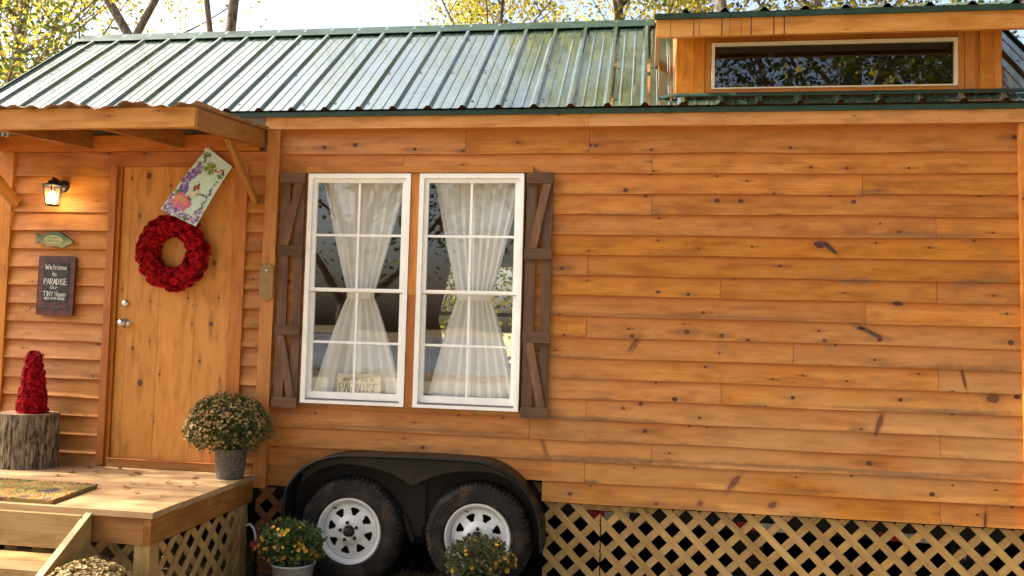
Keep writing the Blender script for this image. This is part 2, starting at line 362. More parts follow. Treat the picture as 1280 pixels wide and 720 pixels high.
# ------------------------------------------------------------------ mesh builder
class MB:
    def __init__(s): s.v = []; s.f = []; s.uv = []; s.r = []; s.ac = []; s.mi = []; s.mats = []; s.sm = []
    def m(s, mat):
        if mat not in s.mats: s.mats.append(mat)
        return s.mats.index(mat)
    def face(s, pts, mat, uv=None, rnd=0.0, across=None, smooth=False):
        b = len(s.v); s.v += [tuple(p) for p in pts]; s.f.append(list(range(b, b + len(pts))))
        s.uv += uv if uv else [(p[0], p[2]) for p in pts]
        s.r.append(rnd); s.ac += across if across else [.3] * len(pts); s.mi.append(s.m(mat)); s.sm.append(smooth)
    def grid(s, rows, mat, closed=False, rnd=0.0, smooth=True, uvs=None):
        """rows of points joined to a shared-vertex sheet"""
        b = len(s.v); n = len(rows[0]); mi = s.m(mat)
        for rw in rows: s.v += [tuple(p) for p in rw]
        for i in range(len(rows) - 1):
            for j in range(n if closed else n - 1):
                k = (j + 1) % n
                q = [b + i * n + j, b + i * n + k, b + (i + 1) * n + k, b + (i + 1) * n + j]
                s.f.append(q)
                if uvs: s.uv += [uvs(i, j), uvs(i, j + 1), uvs(i + 1, j + 1), uvs(i + 1, j)]
                else: s.uv += [(s.v[a][0], s.v[a][2]) for a in q]
                s.ac += [.3] * 4; s.r.append(rnd); s.mi.append(mi); s.sm.append(smooth)
    def hexa(s, c, mat, ax=0, M=None, rnd=None, across=None):
        """8 corners: index bits x,y,z; ax = grain axis of the local box"""
        ou, ov = U(0, 50), U(0, 50); rnd = R() if rnd is None else rnd
        F = [((0, 2, 6, 4), 0), ((1, 5, 7, 3), 0), ((0, 4, 5, 1), 1), ((2, 3, 7, 6), 1), ((0, 1, 3, 2), 2), ((4, 6, 7, 5), 2)]
        for idx, na in F:
            pts = [c[i] for i in idx]; P = [M @ Vector(p) for p in pts] if M else pts
            rest = [a for a in (0, 1, 2) if a != na]
            if ax in rest: ua = ax; va = [a for a in rest if a != ax][0]
            else: ua, va = rest
            uv = [(p[ua] + ou, p[va] + ov + na * .31) for p in pts]
            acr = None
            if across: acr = [min(1, max(0, (p[2] - across[0]) / (across[1] - across[0]))) for p in pts]
            s.face(P, mat, uv, rnd, acr)
    def box(s, x0, x1, y0, y1, z0, z1, mat, ax=0, M=None, rnd=None, across=None):
        c = [((x0, x1)[i & 1], (y0, y1)[i >> 1 & 1], (z0, z1)[i >> 2 & 1]) for i in range(8)]
        s.hexa(c, mat, ax, M, rnd, across)
    def bar(s, a, b, w, t, mat, side=Vector((0, 1, 0)), rnd=None):
        """box from a to b; width w perpendicular to 'side', thickness t along side"""
        a = Vector(a); b = Vector(b); d = b - a; L = d.length; d.normalize()
        sd = (side - d * side.dot(d)).normalized(); up = sd.cross(d)
        M = Matrix(((d.x, sd.x, up.x, a.x), (d.y, sd.y, up.y, a.y), (d.z, sd.z, up.z, a.z), (0, 0, 0, 1)))
        s.box(0, L, -t / 2, t / 2, -w / 2, w / 2, mat, 0, M, rnd)
    def prism(s, poly, f, d0, d1, mat, uvf=None, rnd=None):
        """2-D polygon; f(a,b,depth)->xyz"""
        ou, ov = U(0, 50), U(0, 50); rnd = R() if rnd is None else rnd
        uvf = uvf or (lambda a, b: (a, b))
        uu = [(uvf(a, b)[0] + ou, uvf(a, b)[1] + ov) for a, b in poly]
        s.face([f(a, b, d0) for a, b in poly], mat, uu, rnd)
        s.face([f(a, b, d1) for a, b in reversed(poly)], mat, uu[::-1], rnd)
        n = len(poly)
        for i in range(n):
            p, q = poly[i], poly[(i + 1) % n]
            s.face([f(*p, d0), f(*p, d1), f(*q, d1), f(*q, d0)], mat, [uu[i], (uu[i][0], uu[i][1] + .01), (uu[(i + 1) % n][0], uu[(i + 1) % n][1] + .01), uu[(i + 1) % n]], rnd)
    def tube(s, pts, rad, mat, n=8, cap=True, rnd=0.0):
        pts = [Vector(p) for p in pts]; rad = rad if isinstance(rad, (list, tuple)) else [rad] * len(pts)
        rows = []; pu = None
        for i, p in enumerate(pts):
            d = (pts[min(i + 1, len(pts) - 1)] - pts[max(i - 1, 0)]).normalized()
            u = (Vector((0, 0, 1)) if abs(d.z) < .9 else Vector((1, 0, 0))) if pu is None else pu
            u = (u - d * u.dot(d)).normalized(); w = d.cross(u); pu = u
            rows.append([p + (u * cos(2 * pi * k / n) + w * sin(2 * pi * k / n)) * rad[i] for k in range(n)])
        s.grid(rows, mat, True, rnd)
        if cap:
            s.face(list(reversed(rows[0])), mat, rnd=rnd); s.face(rows[-1], mat, rnd=rnd)
    def lathe(s, prof, c, mat, n=24, axis='z', rnd=0.0, fn=None):
        rows = []
        for r, h in prof:
            rw = []
            for k in range(n):
                a = 2 * pi * k / n; rr = r * (fn(a, h) if fn else 1)
                if axis == 'z': rw.append((c[0] + rr * cos(a), c[1] + rr * sin(a), c[2] + h))
                else: rw.append((c[0] + rr * cos(a), c[1] - h, c[2] + rr * sin(a)))
            rows.append(rw)
        s.grid(rows, mat, True, rnd)
    def disc(s, c, r, nrm, mat, n=8, rnd=0.0):
        nrm = Vector(nrm).normalized(); u = nrm.orthogonal().normalized(); w = nrm.cross(u); c = Vector(c)
        s.face([c + (u * cos(2 * pi * k / n) + w * sin(2 * pi * k / n)) * r for k in range(n)], mat, rnd=rnd)
    def build(s, name, parent=None, kind=None):
        me = bpy.data.meshes.new(name); me.from_pydata(s.v, [], s.f)
        for m in s.mats: me.materials.append(m)
        me.polygons.foreach_set('material_index', s.mi)
        me.polygons.foreach_set('use_smooth', s.sm)
        uv = me.uv_layers.new(name='UVMap'); uv.data.foreach_set('uv', [c for p in s.uv for c in p])
        a = me.attributes.new('rnd', 'FLOAT', 'FACE'); a.data.foreach_set('value', s.r)
        a = me.attributes.new('across', 'FLOAT', 'CORNER'); a.data.foreach_set('value', s.ac)
        me.update()
        o = bpy.data.objects.new(name, me); COL.objects.link(o)
        if parent:
            o.parent = parent
            o.matrix_parent_inverse = PINV.get(parent.name, Matrix.Identity(4))
        if kind: o['kind'] = kind
        return o
PINV = {}
def thing(name, loc, label, cat, group=None, local=False):
    """Empty at the base. local=False: the parts are modelled in world coordinates."""
    o = bpy.data.objects.new(name, None); o.location = loc; COL.objects.link(o); o.empty_display_size = .1
    if not local: PINV[o.name] = Matrix.Translation(-Vector(loc))
    o['label'] = label; o['category'] = cat
    if group: o['group'] = group
    return o
def tag(o, label, cat, group=None):
    o['label'] = label; o['category'] = cat
    if group: o['group'] = group
    return o

# ------------------------------------------------------------------ camera (fitted to the photograph)
F_PX, YAW, PITCH, ROLL = 1056.859, -0.15415, 0.04841, 0.02749
fw = Vector((sin(YAW) * cos(PITCH), cos(YAW) * cos(PITCH), sin(PITCH)))
rt = Vector((cos(YAW), -sin(YAW), 0)); up = rt.cross(fw)
r2 = rt * cos(ROLL) + up * sin(ROLL); u2 = -rt * sin(ROLL) + up * cos(ROLL)
cam = bpy.data.cameras.new('camera'); co = bpy.data.objects.new('camera', cam); COL.objects.link(co)
cam.sensor_width = 36; cam.lens = F_PX / 1280 * 36; cam.clip_end = 2000; cam.clip_start = .05
co.matrix_world = Matrix(((r2.x, u2.x, -fw.x, 0), (r2.y, u2.y, -fw.y, -5.3), (r2.z, u2.z, -fw.z, 1.65), (0, 0, 0, 1)))
scn.camera = co

# ------------------------------------------------------------------ light
SUN_AZ, SUN_EL = radians(2), radians(44)      # measured from -X towards the viewer's side (-Y)
S = Vector((-cos(SUN_EL) * cos(SUN_AZ), -cos(SUN_EL) * sin(SUN_AZ), sin(SUN_EL)))
w = bpy.data.worlds.new('World'); scn.world = w; w.use_nodes = True
nt = w.node_tree; bg = nt.nodes['Background']
sky = nt.nodes.new('ShaderNodeTexSky'); sky.sky_type = 'NISHITA'; sky.sun_disc = False
sky.sun_elevation = SUN_EL; sky.sun_rotation = atan2(S.x, S.y); sky.dust_density = 6.0; sky.air_density = 1.0; sky.ozone_density = 1.0
nt.links.new(sky.outputs[0], bg.inputs[0]); bg.inputs[1].default_value = .15
sl = bpy.data.lights.new('sun', 'SUN'); sl.energy = 4.6; sl.angle = radians(.53); sl.color = (1, .94, .84)
so = bpy.data.objects.new('sun', sl); COL.objects.link(so); so.rotation_euler = S.to_track_quat('Z', 'Y').to_euler()
scn.view_settings.view_transform = 'Standard'; scn.view_settings.look = 'None'; scn.view_settings.exposure = 1.66
scn.view_settings.gamma = 1

# ------------------------------------------------------------------ setting
g = MB(); g.face([(-300, -300, 0), (300, -300, 0), (300, 300, 0), (-300, 300, 0)], M_GROUND); g.build('ground', kind='structure')
g = MB(); g.face([(-2.6, -.35, .004), (3.2, -.35, .004), (3.2, 2.6, .004), (-2.6, 2.6, .004)], M_UNDER)
g.build('mulch_bed', kind='structure')
g = MB(); n = 48
g.face([(-6 + 60 * cos(2 * pi * k / n), -62 + 41 * sin(2 * pi * k / n) * (1 + .1 * sin(3 * 2 * pi * k / n)), .006) for k in range(n)], M_POND); g.build('pond', kind='structure')
g = MB(); g.face([(-80, -20.5, .004), (80, -19.5, .004), (80, -13, .004), (-80, -14, .004)], M_GRAVEL); g.build('gravel_drive', kind='structure')

# ------------------------------------------------------------------ house
ZB = .587; P = .1283
H = thing('tiny_house', (0, 1.2, 0), 'orange stained wooden tiny house on a double axle trailer with green metal roof', 'tiny house')
WX0, WX1 = -2.205, -.745
joints = {17: [-.353], 16: [.039], 14: [.044, -1.15], 11: [-.345], 10: [.464, 1.705], 15: [1.284], 13: [1.7], 9: [1.307], 8: [-.347],
          5: [.479], 4: [-.335], 1: [-.336], 2: [.068], 7: [.897], 6: [1.716], 3: [1.726, -.688], 0: [1.727]}
studs = [-2.36, -1.97, -1.56, -1.15, -.345, .044, .464, .897, 1.30, 1.705, 2.10]
sd = MB()
def board(mb, xa, xb, z, h, mat, yf=-.0180, yt=-.0060, th=.0115, rnd=None, ztop=None, jit=.0):
    """bevelled lap board cut in lengths so its lower edge can wander a little"""
    rnd = R() if rnd is None else rnd; ou, ov = U(0, 50), U(0, 50)
    zt = z + h + .02 if ztop is None else ztop
    n = max(1, int((xb - xa) / .28)); prev = None
    k = U(0, 99); bow = U(-1, 1) * jit
    for i in range(n + 1):
        x = xa + (xb - xa) * i / n
        dz = (noise.noise(Vector((x * 1.3, k, 0))) * .009 + bow * sin(pi * i / n)) if jit else 0
        dy = noise.noise(Vector((x * 1.7, k, 9))) * .004 if jit else 0
        cur = ((x, yf + dy, z + dz), (x, yt if ztop is None else yf + (yt - yf) * (zt - z) / (h + .02), zt), (x, yt + .006, zt), (x, yf + th, z + dz))
        if prev:
            A, B = prev, cur
            xs = (A[0][0] + ou, B[0][0] + ou); hz = (zt - z)
            def q(i0, i1, v0, v1, a0, a1):
                mb.face([A[i0], B[i0], B[i1], A[i1]], mat, [(xs[0], v0 + ov), (xs[1], v0 + ov), (xs[1], v1 + ov), (xs[0], v1 + ov)], rnd, [a0, a0, a1, a1])
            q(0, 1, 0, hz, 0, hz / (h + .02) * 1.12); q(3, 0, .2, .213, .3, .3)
        if i in (0, n):
            mb.face([cur[0], cur[1], cur[2], cur[3]] if i else [cur[3], cur[2], cur[1], cur[0]], mat, [(0, 0), (0, .1), (.01, .1), (.01, 0)], rnd, [.1] * 4)
        prev = cur
for k in range(18):
    z = ZB + P * k
    js = sorted(joints.get(k, []))
    if k >= 4 and k <= 15: spans = [(-2.405, WX0), (WX1, 2.2)]
    else: spans = [(-2.405, 2.2)]
    if k == 0: spans = [(-2.405, -2.17), (-.60, 2.2)]
    for a, b in spans:
        cuts = [a] + [j for j in js if a + .1 < j < b - .1] + [b]
        if b - a > 3.2 and len(cuts) < 4 and not any(-2 < c < -.9 for c in cuts): cuts = sorted(cuts + [random.choice((-1.56, -1.15))]) if k > 4 else cuts
        for i in range(len(cuts) - 1):
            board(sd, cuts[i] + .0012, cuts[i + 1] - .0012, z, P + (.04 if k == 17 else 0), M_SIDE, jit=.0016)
        for x in studs:
            if a + .02 < x < b - .02:
                xx = x + U(-.006, .006)
                sd.disc((xx, -.0200, z + .022 + U(-.004, .004)), .0030, (0, -1, .1), M_NAIL, 6)
                for j in js:
                    if abs(j - x) < .03: sd.disc((xx + (.022), -.0200, z + .022), .0030, (0, -1, .1), M_NAIL, 6)
# partial row under the window opening
board(sd, WX0, WX1, ZB + P * 4 + .0005, P, M_SIDE, yf=-.0175, ztop=1.15)
sd.build('siding', H)
# the porch end: rows lap more strongly
sl_ = MB()
for k in range(17):
    z = .600 + .1265 * k
    for a, b in ((-4.37, -3.61), (-2.63, -2.485)):
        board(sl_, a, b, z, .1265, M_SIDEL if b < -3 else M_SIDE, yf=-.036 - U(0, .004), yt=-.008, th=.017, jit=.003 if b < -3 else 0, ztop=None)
        for x in ((a + .03, b - .03) if b < -3 else ()):
            sl_.disc((x, -.0385, z + .022), .003, (0, -1, .1), M_NAIL, 6)
sl_.box(-4.37, -2.485, -.026, 0, 2.690, 2.788, M_REDT)
sl_.build('siding', H)
# sheathing with openings (inside lining)
sh = MB(); yb, yc = .012, .09
for a, b, c, d in ((-4.46, 2.30, .57, 1.13), (-4.46, 2.30, 2.65, 3.05), (-4.46, WX0 - .01, 1.13, 2.65), (WX1 + .01, 2.30, 1.13, 2.65)):
    if c == .57:   # leave room for the wheels
        sh.box(-4.46, -2.20, yb, yc, .60, 1.13, M_CEIL); sh.box(-2.20, -.56, yb, yc, .90, 1.13, M_CEIL); sh.box(-.56, 2.30, yb, yc, .60, 1.13, M_CEIL)
    else: sh.box(a, b, yb, yc, c, d, M_CEIL)
sh.box(-4.46, -4.40, .092, 2.40, .60, 3.05, M_CEIL, 1); sh.box(2.24, 2.30, .092, 2.40, .60, 3.05, M_CEIL, 1)
BX0, BX1, BZ0, BZ1 = -2.12, -1.12, 1.30, 2.25       # far window
for a, b, c, d in ((-4.398, 2.238, .602, BZ0), (-4.398, 2.238, BZ1, 3.05), (-4.398, BX0, BZ0, BZ1), (BX1, 2.238, BZ0, BZ1)):
    sh.box(a, b, 2.31, 2.40, c, d, M_CEIL)
sh.box(-4.398, 2.238, .094, 2.308, .62, .68, M_CEIL)
sh.box(-4.398, 2.238, .094, 2.308, 2.95, 3.0, M_CEIL)
sh.build('inner_wall', H)
bw = MB()
for x in (BX0 + .02, (BX0 + BX1) / 2, BX1 - .02): bw.box(x - .018, x + .018, 2.33, 2.37, BZ0, BZ1, M_WHITE)
for z in (BZ0 + .02, (BZ0 + BZ1) / 2, BZ1 - .02): bw.box(BX0, BX1, 2.335, 2.365, z - .018, z + .018, M_WHITE)
bw.build('rear_window_frame', H)
# gable ends
for x0, x1 in ((-4.46, -4.42), (2.24, 2.29)):
    ge = MB()
    ge.prism([(0.0, 3.0), (2.4, 3.0), (1.2, 3.98)], lambda a, b, d, x0=x0, x1=x1: (x0 if d == 0 else x1, a, b), 0, 1, M_SIDE, rnd=.5)
    ge.build('gable_wall', H)

# trims
def one(name, fn, parent=H):
    m = MB(); fn(m); return m.build(name, parent)
def slab(m, poly, y0, y1, mat, vert=False):
    m.prism(poly, lambda a, b, d: (a, d, b), y0, y1, mat, (lambda a, b: (b, a)) if vert else None)
one('corner_board', lambda m: slab(m, [(-2.498, .572), (-2.404, .572), (-2.399, 2.928), (-2.488, 2.928)], -.050, 0, M_TRIM, True))
one('corner_board', lambda m: slab(m, [(2.182, .57), (2.30, .57), (2.30, 2.928), (2.143, 2.928)], -.045, 0, M_TRIM, True))
one('corner_board', lambda m: m.box(-4.465, -4.362, -.048, 0, .64, 2.788, M_TRIM, 2))
def fas(m):
    m.box(-2.500, -.36, -.058, -.004, 2.930, 3.030, M_FASC); m.box(-.358, 2.42, -.0585, -.004, 2.930, 3.030, M_FASC)
    for x in studs:
        for z in (2.955, 3.005): m.disc((x + U(-.01, .01), -.0592, z), .0032, (0, -1, 0), M_NAIL, 6)
one('fascia', fas)
one('fascia', lambda m: m.box(-4.75, -2.502, -.040, -.004, 2.935, 3.025, M_GREYW))
one('soffit', lambda m: m.box(-4.75, 2.42, -.07, .011, 3.031, 3.036, M_TRIM))

# roof
EY, EZ, RY, RZ, SX0, SX1 = -.085, 3.047, 1.20, 4.045, -4.76, 2.43
SL = (RZ - EZ) / (RY - EY); sn = Vector((0, -SL, 1)).normalized()
def prof():
    """x positions and heights of the ribbed sheet"""
    out = []; x0 = -.012 - .2299 * 21
    for k in range(34):
        c = x0 + k * .2299
        out += [(c - .030, 0), (c - .018, .011), (c - .010, .021), (c + .010, .021), (c + .018, .011), (c + .030, 0)]
        for q in (.078, .152): out += [(c + q - .010, 0), (c + q - .004, .0035), (c + q + .004, .0035), (c + q + .010, 0)]
    return out
PROF = prof()
def sheet(m, xa, xb, y0, y1, mat=M_ROOF, sl=SL, zf=None, th=.0012):
    zf = zf or (lambda y: EZ + (y - EY) * SL)
    nn = Vector((0, -sl, 1)).normalized()
    pf = [(xa, 0)] + [p for p in PROF if xa < p[0] < xb] + [(xb, 0)]
    ys = [y0 + (y1 - y0) * i / 6 for i in range(7)]
    rows = [[Vector((x, y, zf(y))) + nn * (h + .001) for x, h in pf] for y in ys]
    m.grid(rows, mat, smooth=False)
rf = MB()
sheet(rf, SX0, .18, EY, RY); sheet(rf, .18, 2.07, EY, .028); sheet(rf, 2.07, SX1, EY, RY)
for c in range(-1, 33):           # screws
    xx = -.012 - .2299 * 21 + c * .2299 + .115 - .075
    for y in (.0, .42, .95):
        if SX0 < xx < SX1 and not (y > .03 and .15 < xx < 2.1):
            p = Vector((xx + U(-.01, .01), y + U(-.01, .01), EZ + (y - EY) * SL)) + sn * .004
            rf.disc(p, .011, sn, M_SCREW, 6)
# flat under-deck just beneath, and rear slope
def rq(m, xa, xb, y0, y1, off, mat):
    a = lambda x, y: Vector((x, y, EZ + (y - EY) * SL)) - sn * off
    m.face([a(xa, y0), a(xb, y0), a(xb, y1), a(xa, y1)], mat)
for xa, xb, y1 in ((SX0 + .01, .18, RY), (.18, 2.07, .028), (2.07, SX1 - .01, RY)): rq(rf, xa, xb, EY + .02, y1, .012, M_TRIM)
rf.face([(SX0, RY, RZ), (SX1, RY, RZ), (SX1, 2 * RY - EY, EZ), (SX0, 2 * RY - EY, EZ)], M_ROOF)
rf.build('roof', H)
def ridge(m):
    for xa, xb in ((SX0 - .01, .04), (2.2, SX1 + .01)):
        t = lambda y: RZ + .020 - abs(y - RY) * SL * .95
        pf = [(RY - .13, t(RY - .13)), (RY - .128, t(RY - .13) + .006), (RY - .02, t(RY - .02) + .006), (RY, RZ + .024), (RY + .02, t(RY + .02) + .006), (RY + .13, t(RY + .13)), (RY, RZ + .014)]
        m.prism(pf, lambda a, b, d, xa=xa, xb=xb: (xa if d == 0 else xb, a, b), 0, 1, M_GTRIM)
one('ridge_cap', ridge)
one('eave_trim', lambda m: m.box(-4.75, 2.43, -.074, -.060, 3.008, 3.040, M_GTRIM))
def rake(m, x):
    if 1:
        P4 = [(EY, EZ - .08), (EY, EZ + .024), (RY, RZ + .024), (RY, RZ - .08)]
        m.prism(P4, lambda a, b, d, x=x: (x + d, a, b), 0, .010, M_GTRIM)
for x_ in (SX0 - .006, SX1 - .004): one('rake_trim', lambda m: rake(m, x_))

# dormer
DX0, DX1 = .178, 2.075
def dwall(m):
    # board and batten face round the window
    m.box(DX0, .285, .020, .06, 3.135, 3.53, M_TRIM, 2); m.box(.287, .350, .016, .06, 3.135, 3.53, M_TRIM, 2)
    m.box(.352, .388, .024, .06, 3.135, 3.53, M_TRIM, 2)
    m.box(.388, 1.828, .026, .06, 3.462, 3.53, M_TRIM); m.box(.388, 1.828, .020, .06, 3.135, 3.172, M_TRIM)
    m.box(1.830, 1.868, .024, .06, 3.135, 3.53, M_TRIM, 2); m.box(1.870, 1.925, .017, .06, 3.135, 3.53, M_TRIM, 2)
    m.box(1.927, 1.950, .026, .06, 3.135, 3.53, M_TRIM, 2); m.box(1.952, 2.032, .018, .06, 3.135, 3.53, M_TRIM, 2)
    m.box(2.034, DX1, .022, .06, 3.135, 3.53, M_TRIM, 2)
    for x in (.23, .32, 1.9, 2.0):
        for z in (3.2, 3.33, 3.46): m.disc((x, .0145, z), .003, (0, -1, 0), M_NAIL, 6)
one('dormer_wall', dwall)
def dside(m, x):
    if 1:
        m.prism([(.061, 3.12), (.061, 3.56), (1.15, 3.93), (1.15, 3.99)], lambda a, b, d, x=x: (x + d, a, b), 0, .028, M_TRIM, rnd=.3)
for x_ in (DX0 + .001, DX1 - .03): one('dormer_side', lambda m: dside(m, x_))
DS = (4.06 - 3.575) / (1.2 + .2)
dz_ = lambda y: 3.578 + (y + .2) * DS
def droof(m):
    sheet(m, .036, 2.42, -.215, 1.22, sl=DS, zf=dz_)
    m.prism([(-.19, dz_(-.19) - .004), (1.2, dz_(1.2) - .004), (1.2, dz_(1.2) - .03), (-.19, dz_(-.19) - .03)], lambda a, b, d: (d, a, b), .05, 2.40, M_TRIM)
one('dormer_roof', droof)
def dfas(m):
    m.box(.046, 2.41, -.200, -.170, 3.435, 3.552, M_FASC)
    m.box(.046, .072, -.168, 1.1, 3.45, 3.545, M_FASC, 1)
    for x in (.13, .265, .30, .43, .48, .545, .60, .73, .79): m.box(x, x + (.003 if R() < .5 else .007), -.2008, -.200, 3.436, 3.551, M_DARKW, 2)
    for x in (.1, .5, .9, 1.3, 1.7, 2.05):
        for z in (3.465, 3.525): m.disc((x, -.2012, z), .003, (0, -1, 0), M_NAIL, 6)
one('dormer_fascia', dfas)
one('dormer_eave_trim', lambda m: m.box(.036, 2.42, -.214, -.2015, 3.540, 3.573, M_GTRIM))
def apron(m):
    # curved flashing along the foot of the dormer
    rows = []
    for t, (y, z) in enumerate(((.018, 3.150), (.012, 3.150), (-.018, 3.134), (-.034, 3.118), (-.030, 3.114))):
        rows.append([(x, y + (.0 if x > .12 else .02), z - (.010 * max(0, (.2 - x) / .15)) ) for x in (.075, .10, .14, .20, .6, 1.2, 2.0, 2.25, 2.42)])
    m.grid(rows, M_GTRIM)
one('dormer_flashing', apron)
def dfr(m):
    a, b, c, d, t = .392, 1.826, 3.172, 3.462, .020
    m.box(a, b, .006, .04, d - t, d, M_CREAM); m.box(a, b, .006, .04, c, c + .008, M_CREAM)
    m.box(a, a + t, .006, .04, c + .008, d - t, M_CREAM, 2); m.box(b - t, b, .006, .04, c + .008, d - t, M_CREAM, 2)
dw = one('dormer_window', dfr)
m = MB(); m.face([(.41, .022, 3.178), (1.808, .022, 3.178), (1.808, .022, 3.444), (.41, .022, 3.444)], M_GLASSD); m.build('pane', dw)
m = MB(); m.box(.42, 1.80, .07, .075, 3.415, 3.45, M_CREAM); m.box(.74, .77, .066, .069, 3.37, 3.45, M_CREAM); m.build('roller_blind', dw)
one('loft_lining', lambda m: (m.box(.215, 2.03, .9, .92, 3.12, 3.8, M_CEIL), m.box(.215, 2.03, .07, .9, 3.08, 3.10, M_CEIL)))

# window casings and windows
one('window_casing', lambda m: m.box(-2.203, -.700, -.052, -.020, 2.640, 2.682, M_TRIM))
one('window_casing', lambda m: (m.box(-1.494, -1.441, -.040, .0, 1.85, 2.638, M_TRIM, 2), m.box(-1.494, -1.441, -.039, .0, 1.13, 1.848, M_REDT, 2)))
def window(x0, x1):
    z0, z1 = 1.135, 2.636; f = MB(); fw_ = .030
    # outer frame
    f.box(x0, x1, -.046, .06, z1 - fw_, z1, M_WHITE); f.box(x0, x1, -.050, .06, z0, z0 + .020, M_WHITE)
    f.box(x0, x0 + fw_, -.046, .06, z0 + .02, z1 - fw_, M_WHITE, 2); f.box(x1 - fw_, x1, -.046, .06, z0 + .02, z1 - fw_, M_WHITE, 2)
    f.box(x0 + fw_, x1 - fw_, -.040, .06, z0 + .0205, z0 + .026, M_GREYW)
    fo = f.build('window', H)
    zm = 1.880
    for kind in (0, 1):
        a, b = x0 + fw_ + .001, x1 - fw_ - .001
        c, d = ((zm - .014, z1 - fw_ - .001), (z0 + .030, zm + .004))[kind]
        yy = (-.030, -.012)[kind]; t = .027; s_ = MB()
        tb = (.020, .044)[kind]
        s_.box(a, b, yy, yy + .022, d - (t if kind == 0 else .022), d, M_WHITE); s_.box(a, b, yy - (.004 if kind else 0), yy + .022, c, c + tb, M_WHITE)
        s_.box(a, a + t, yy, yy + .022, c + tb, d - t, M_WHITE, 2); s_.box(b - t, b, yy, yy + .022, c + tb, d - t, M_WHITE, 2)
        so_ = s_.build('sash', fo)
        q = MB(); xm = (a + b) / 2; zc = (c + tb + d - t) / 2; yg = yy + .012
        q.box(xm - .0075, xm + .0075, yg - .008, yg - .002, c + tb, d - t, M_WHITE, 2)
        q.box(a + t, b - t, yg - .0085, yg - .0015, zc - .0075, zc + .0075, M_WHITE)
        q.build('muntin', fo)
        q = MB(); q.face([(a + t - .002, yg, c + tb - .002), (b - t + .002, yg, c + tb - .002), (b - t + .002, yg, d - t + .006), (a + t - .002, yg, d - t + .006)], M_GLASS)
        q.build('pane', fo)
window(-2.192, -1.497); window(-1.438, -.757)

# shutters
def shutter(x0, x1, lab=None):
    z0, z1 = 1.100, 2.640; m = MB()
    w_ = x1 - x0
    for a, b in ((x0 + .002, x0 + w_ * .40), (x1 - w_ * .36, x1 - .002)): m.box(a, b, -.040, -.0232, z0 + .012, z1 - .012, M_DARKW, 2)
    zs = [(2.570, 2.640), (2.092, 2.158), (1.568, 1.635), (1.098, 1.165)]
    for a, b in zs:
        m.box(x0 - .004, x1 + .004, -.058, -.0405, a, b, M_DARKW)
        for x in (x0 + .025, x1 - .025): m.disc((x, -.0585, (a + b) / 2 + U(-.01, .01)), .004, (0, -1, 0), M_NAIL, 6)
    for (a, b), (c, d) in (((x1 - .035, 2.568), (x0 + .045, 2.160)), ((x0 + .040, 1.566), (x1 - .040, 1.167))):
        hw = .026
        m.prism([(a - hw, b), (c - hw, d), (c + hw, d), (a + hw, b)], lambda p, q, e: (p, e, q), -.0575, -.041, M_DARKW, lambda p, q: (q, p))
    o = m.build('shutter', H)
shutter(-2.380, -2.215); shutter(-.738, -.574)

# door
def door(m):
    xs = [-3.540, -3.470, -3.238, -2.975, -2.715]
    for a, b in zip(xs[:-1], xs[1:]): m.box(a + .001, b - .001, -.012, .011, .712, 2.688, M_DOOR, 2)
    for x in xs[1:4]:
        for z in (1.0, 1.75, 2.4):
            for s_ in (-.015, .015): m.disc((x + s_, -.0125, z), .0045, (0, -1, 0), M_NAIL, 6)
d_ = one('door', door)
m = MB(); m.lathe([(.0, .060), (.022, .058), (.028, .045), (.026, .034), (.012, .026), (.012, .008), (.031, .006), (.033, 0)], (-3.475, -.012, 1.618), M_STEEL, 20, 'y'); m.build('door_knob', d_)
m = MB(); m.lathe([(.0, .020), (.016, .020), (.024, .014), (.026, 0)], (-3.478, -.012, 1.752), M_STEEL, 20, 'y'); m.build('deadbolt', d_)
one('door_casing', lambda m: m.box(-3.622, -3.570, -.046, 0, .66, 2.689, M_REDT, 2))
one('door_casing', lambda m: m.box(-3.569, -3.542, -.030, .0, .66, 2.689, M_REDT, 2))
one('door_casing', lambda m: m.box(-2.712, -2.618, -.046, 0, .66, 2.689, M_REDT, 2))
one('door_threshold', lambda m: (m.box(-3.541, -2.50, -.050, 0, .656, .706, M_RIM), m.box(-3.541, -2.714, -.06, 0, .7065, .7115, M_REDT)))

# porch canopy
CX0, CX1, CY = -4.53, -2.506, -.90
can = MB(); can.box(CX0 + .04, CX1 - .04, -.046, -.010, 2.792, 2.900, M_REDT); can = can.build('porch_canopy', H)
m = MB(); m.box(CX0, CX1, CY - .038, CY, 2.733, 2.846, M_CANOPY); m.build('canopy_fascia', can)
def raft(x, t, mat, drop=0):
    m = MB(); y0, y1 = CY + .001, -.047
    m.prism([(y0, 2.735 + drop), (y0, 2.844), (y1, 2.925), (y1, 2.812)], lambda a, b, d: (x + d, a, b), 0, t, mat, lambda a, b: (a, b))
    m.build('rafter', can)
raft(CX0, .038, M_CANSIDE)
for x in (-3.80, -3.125): raft(x, .038, M_CANSIDE)
raft(CX1 - .038, .038, M_CANSIDE)
def ctin(m):
    n = 150; rows = []
    for y in (CY - .075, CY - .04, -.7, -.4, -.04):
        rows.append([(CX0 - .03 + (CX1 - CX0 + .06) * i / n, y, 2.862 + (y - CY) * .093 + .009 * sin(2 * pi * (i / n) * (CX1 - CX0 + .06) / .115) + noise.noise(Vector((i * .07, y * 3, 1))) * .030 * (1 if y < CY - .03 else .3)) for i in range(n + 1)])
    m.grid(rows, M_TIN)
    m.grid([[Vector(p) - Vector((0, 0, .0015)) for p in r] for r in rows], M_TIN)
m = MB(); ctin(m); m.build('canopy_tin', can)
m = MB(); m.bar((-2.556, -.035, 2.44), (-2.556, -.46, 2.785), .040, .036, M_CANSIDE, Vector((1, 0, 0))); m.build('brace', can)
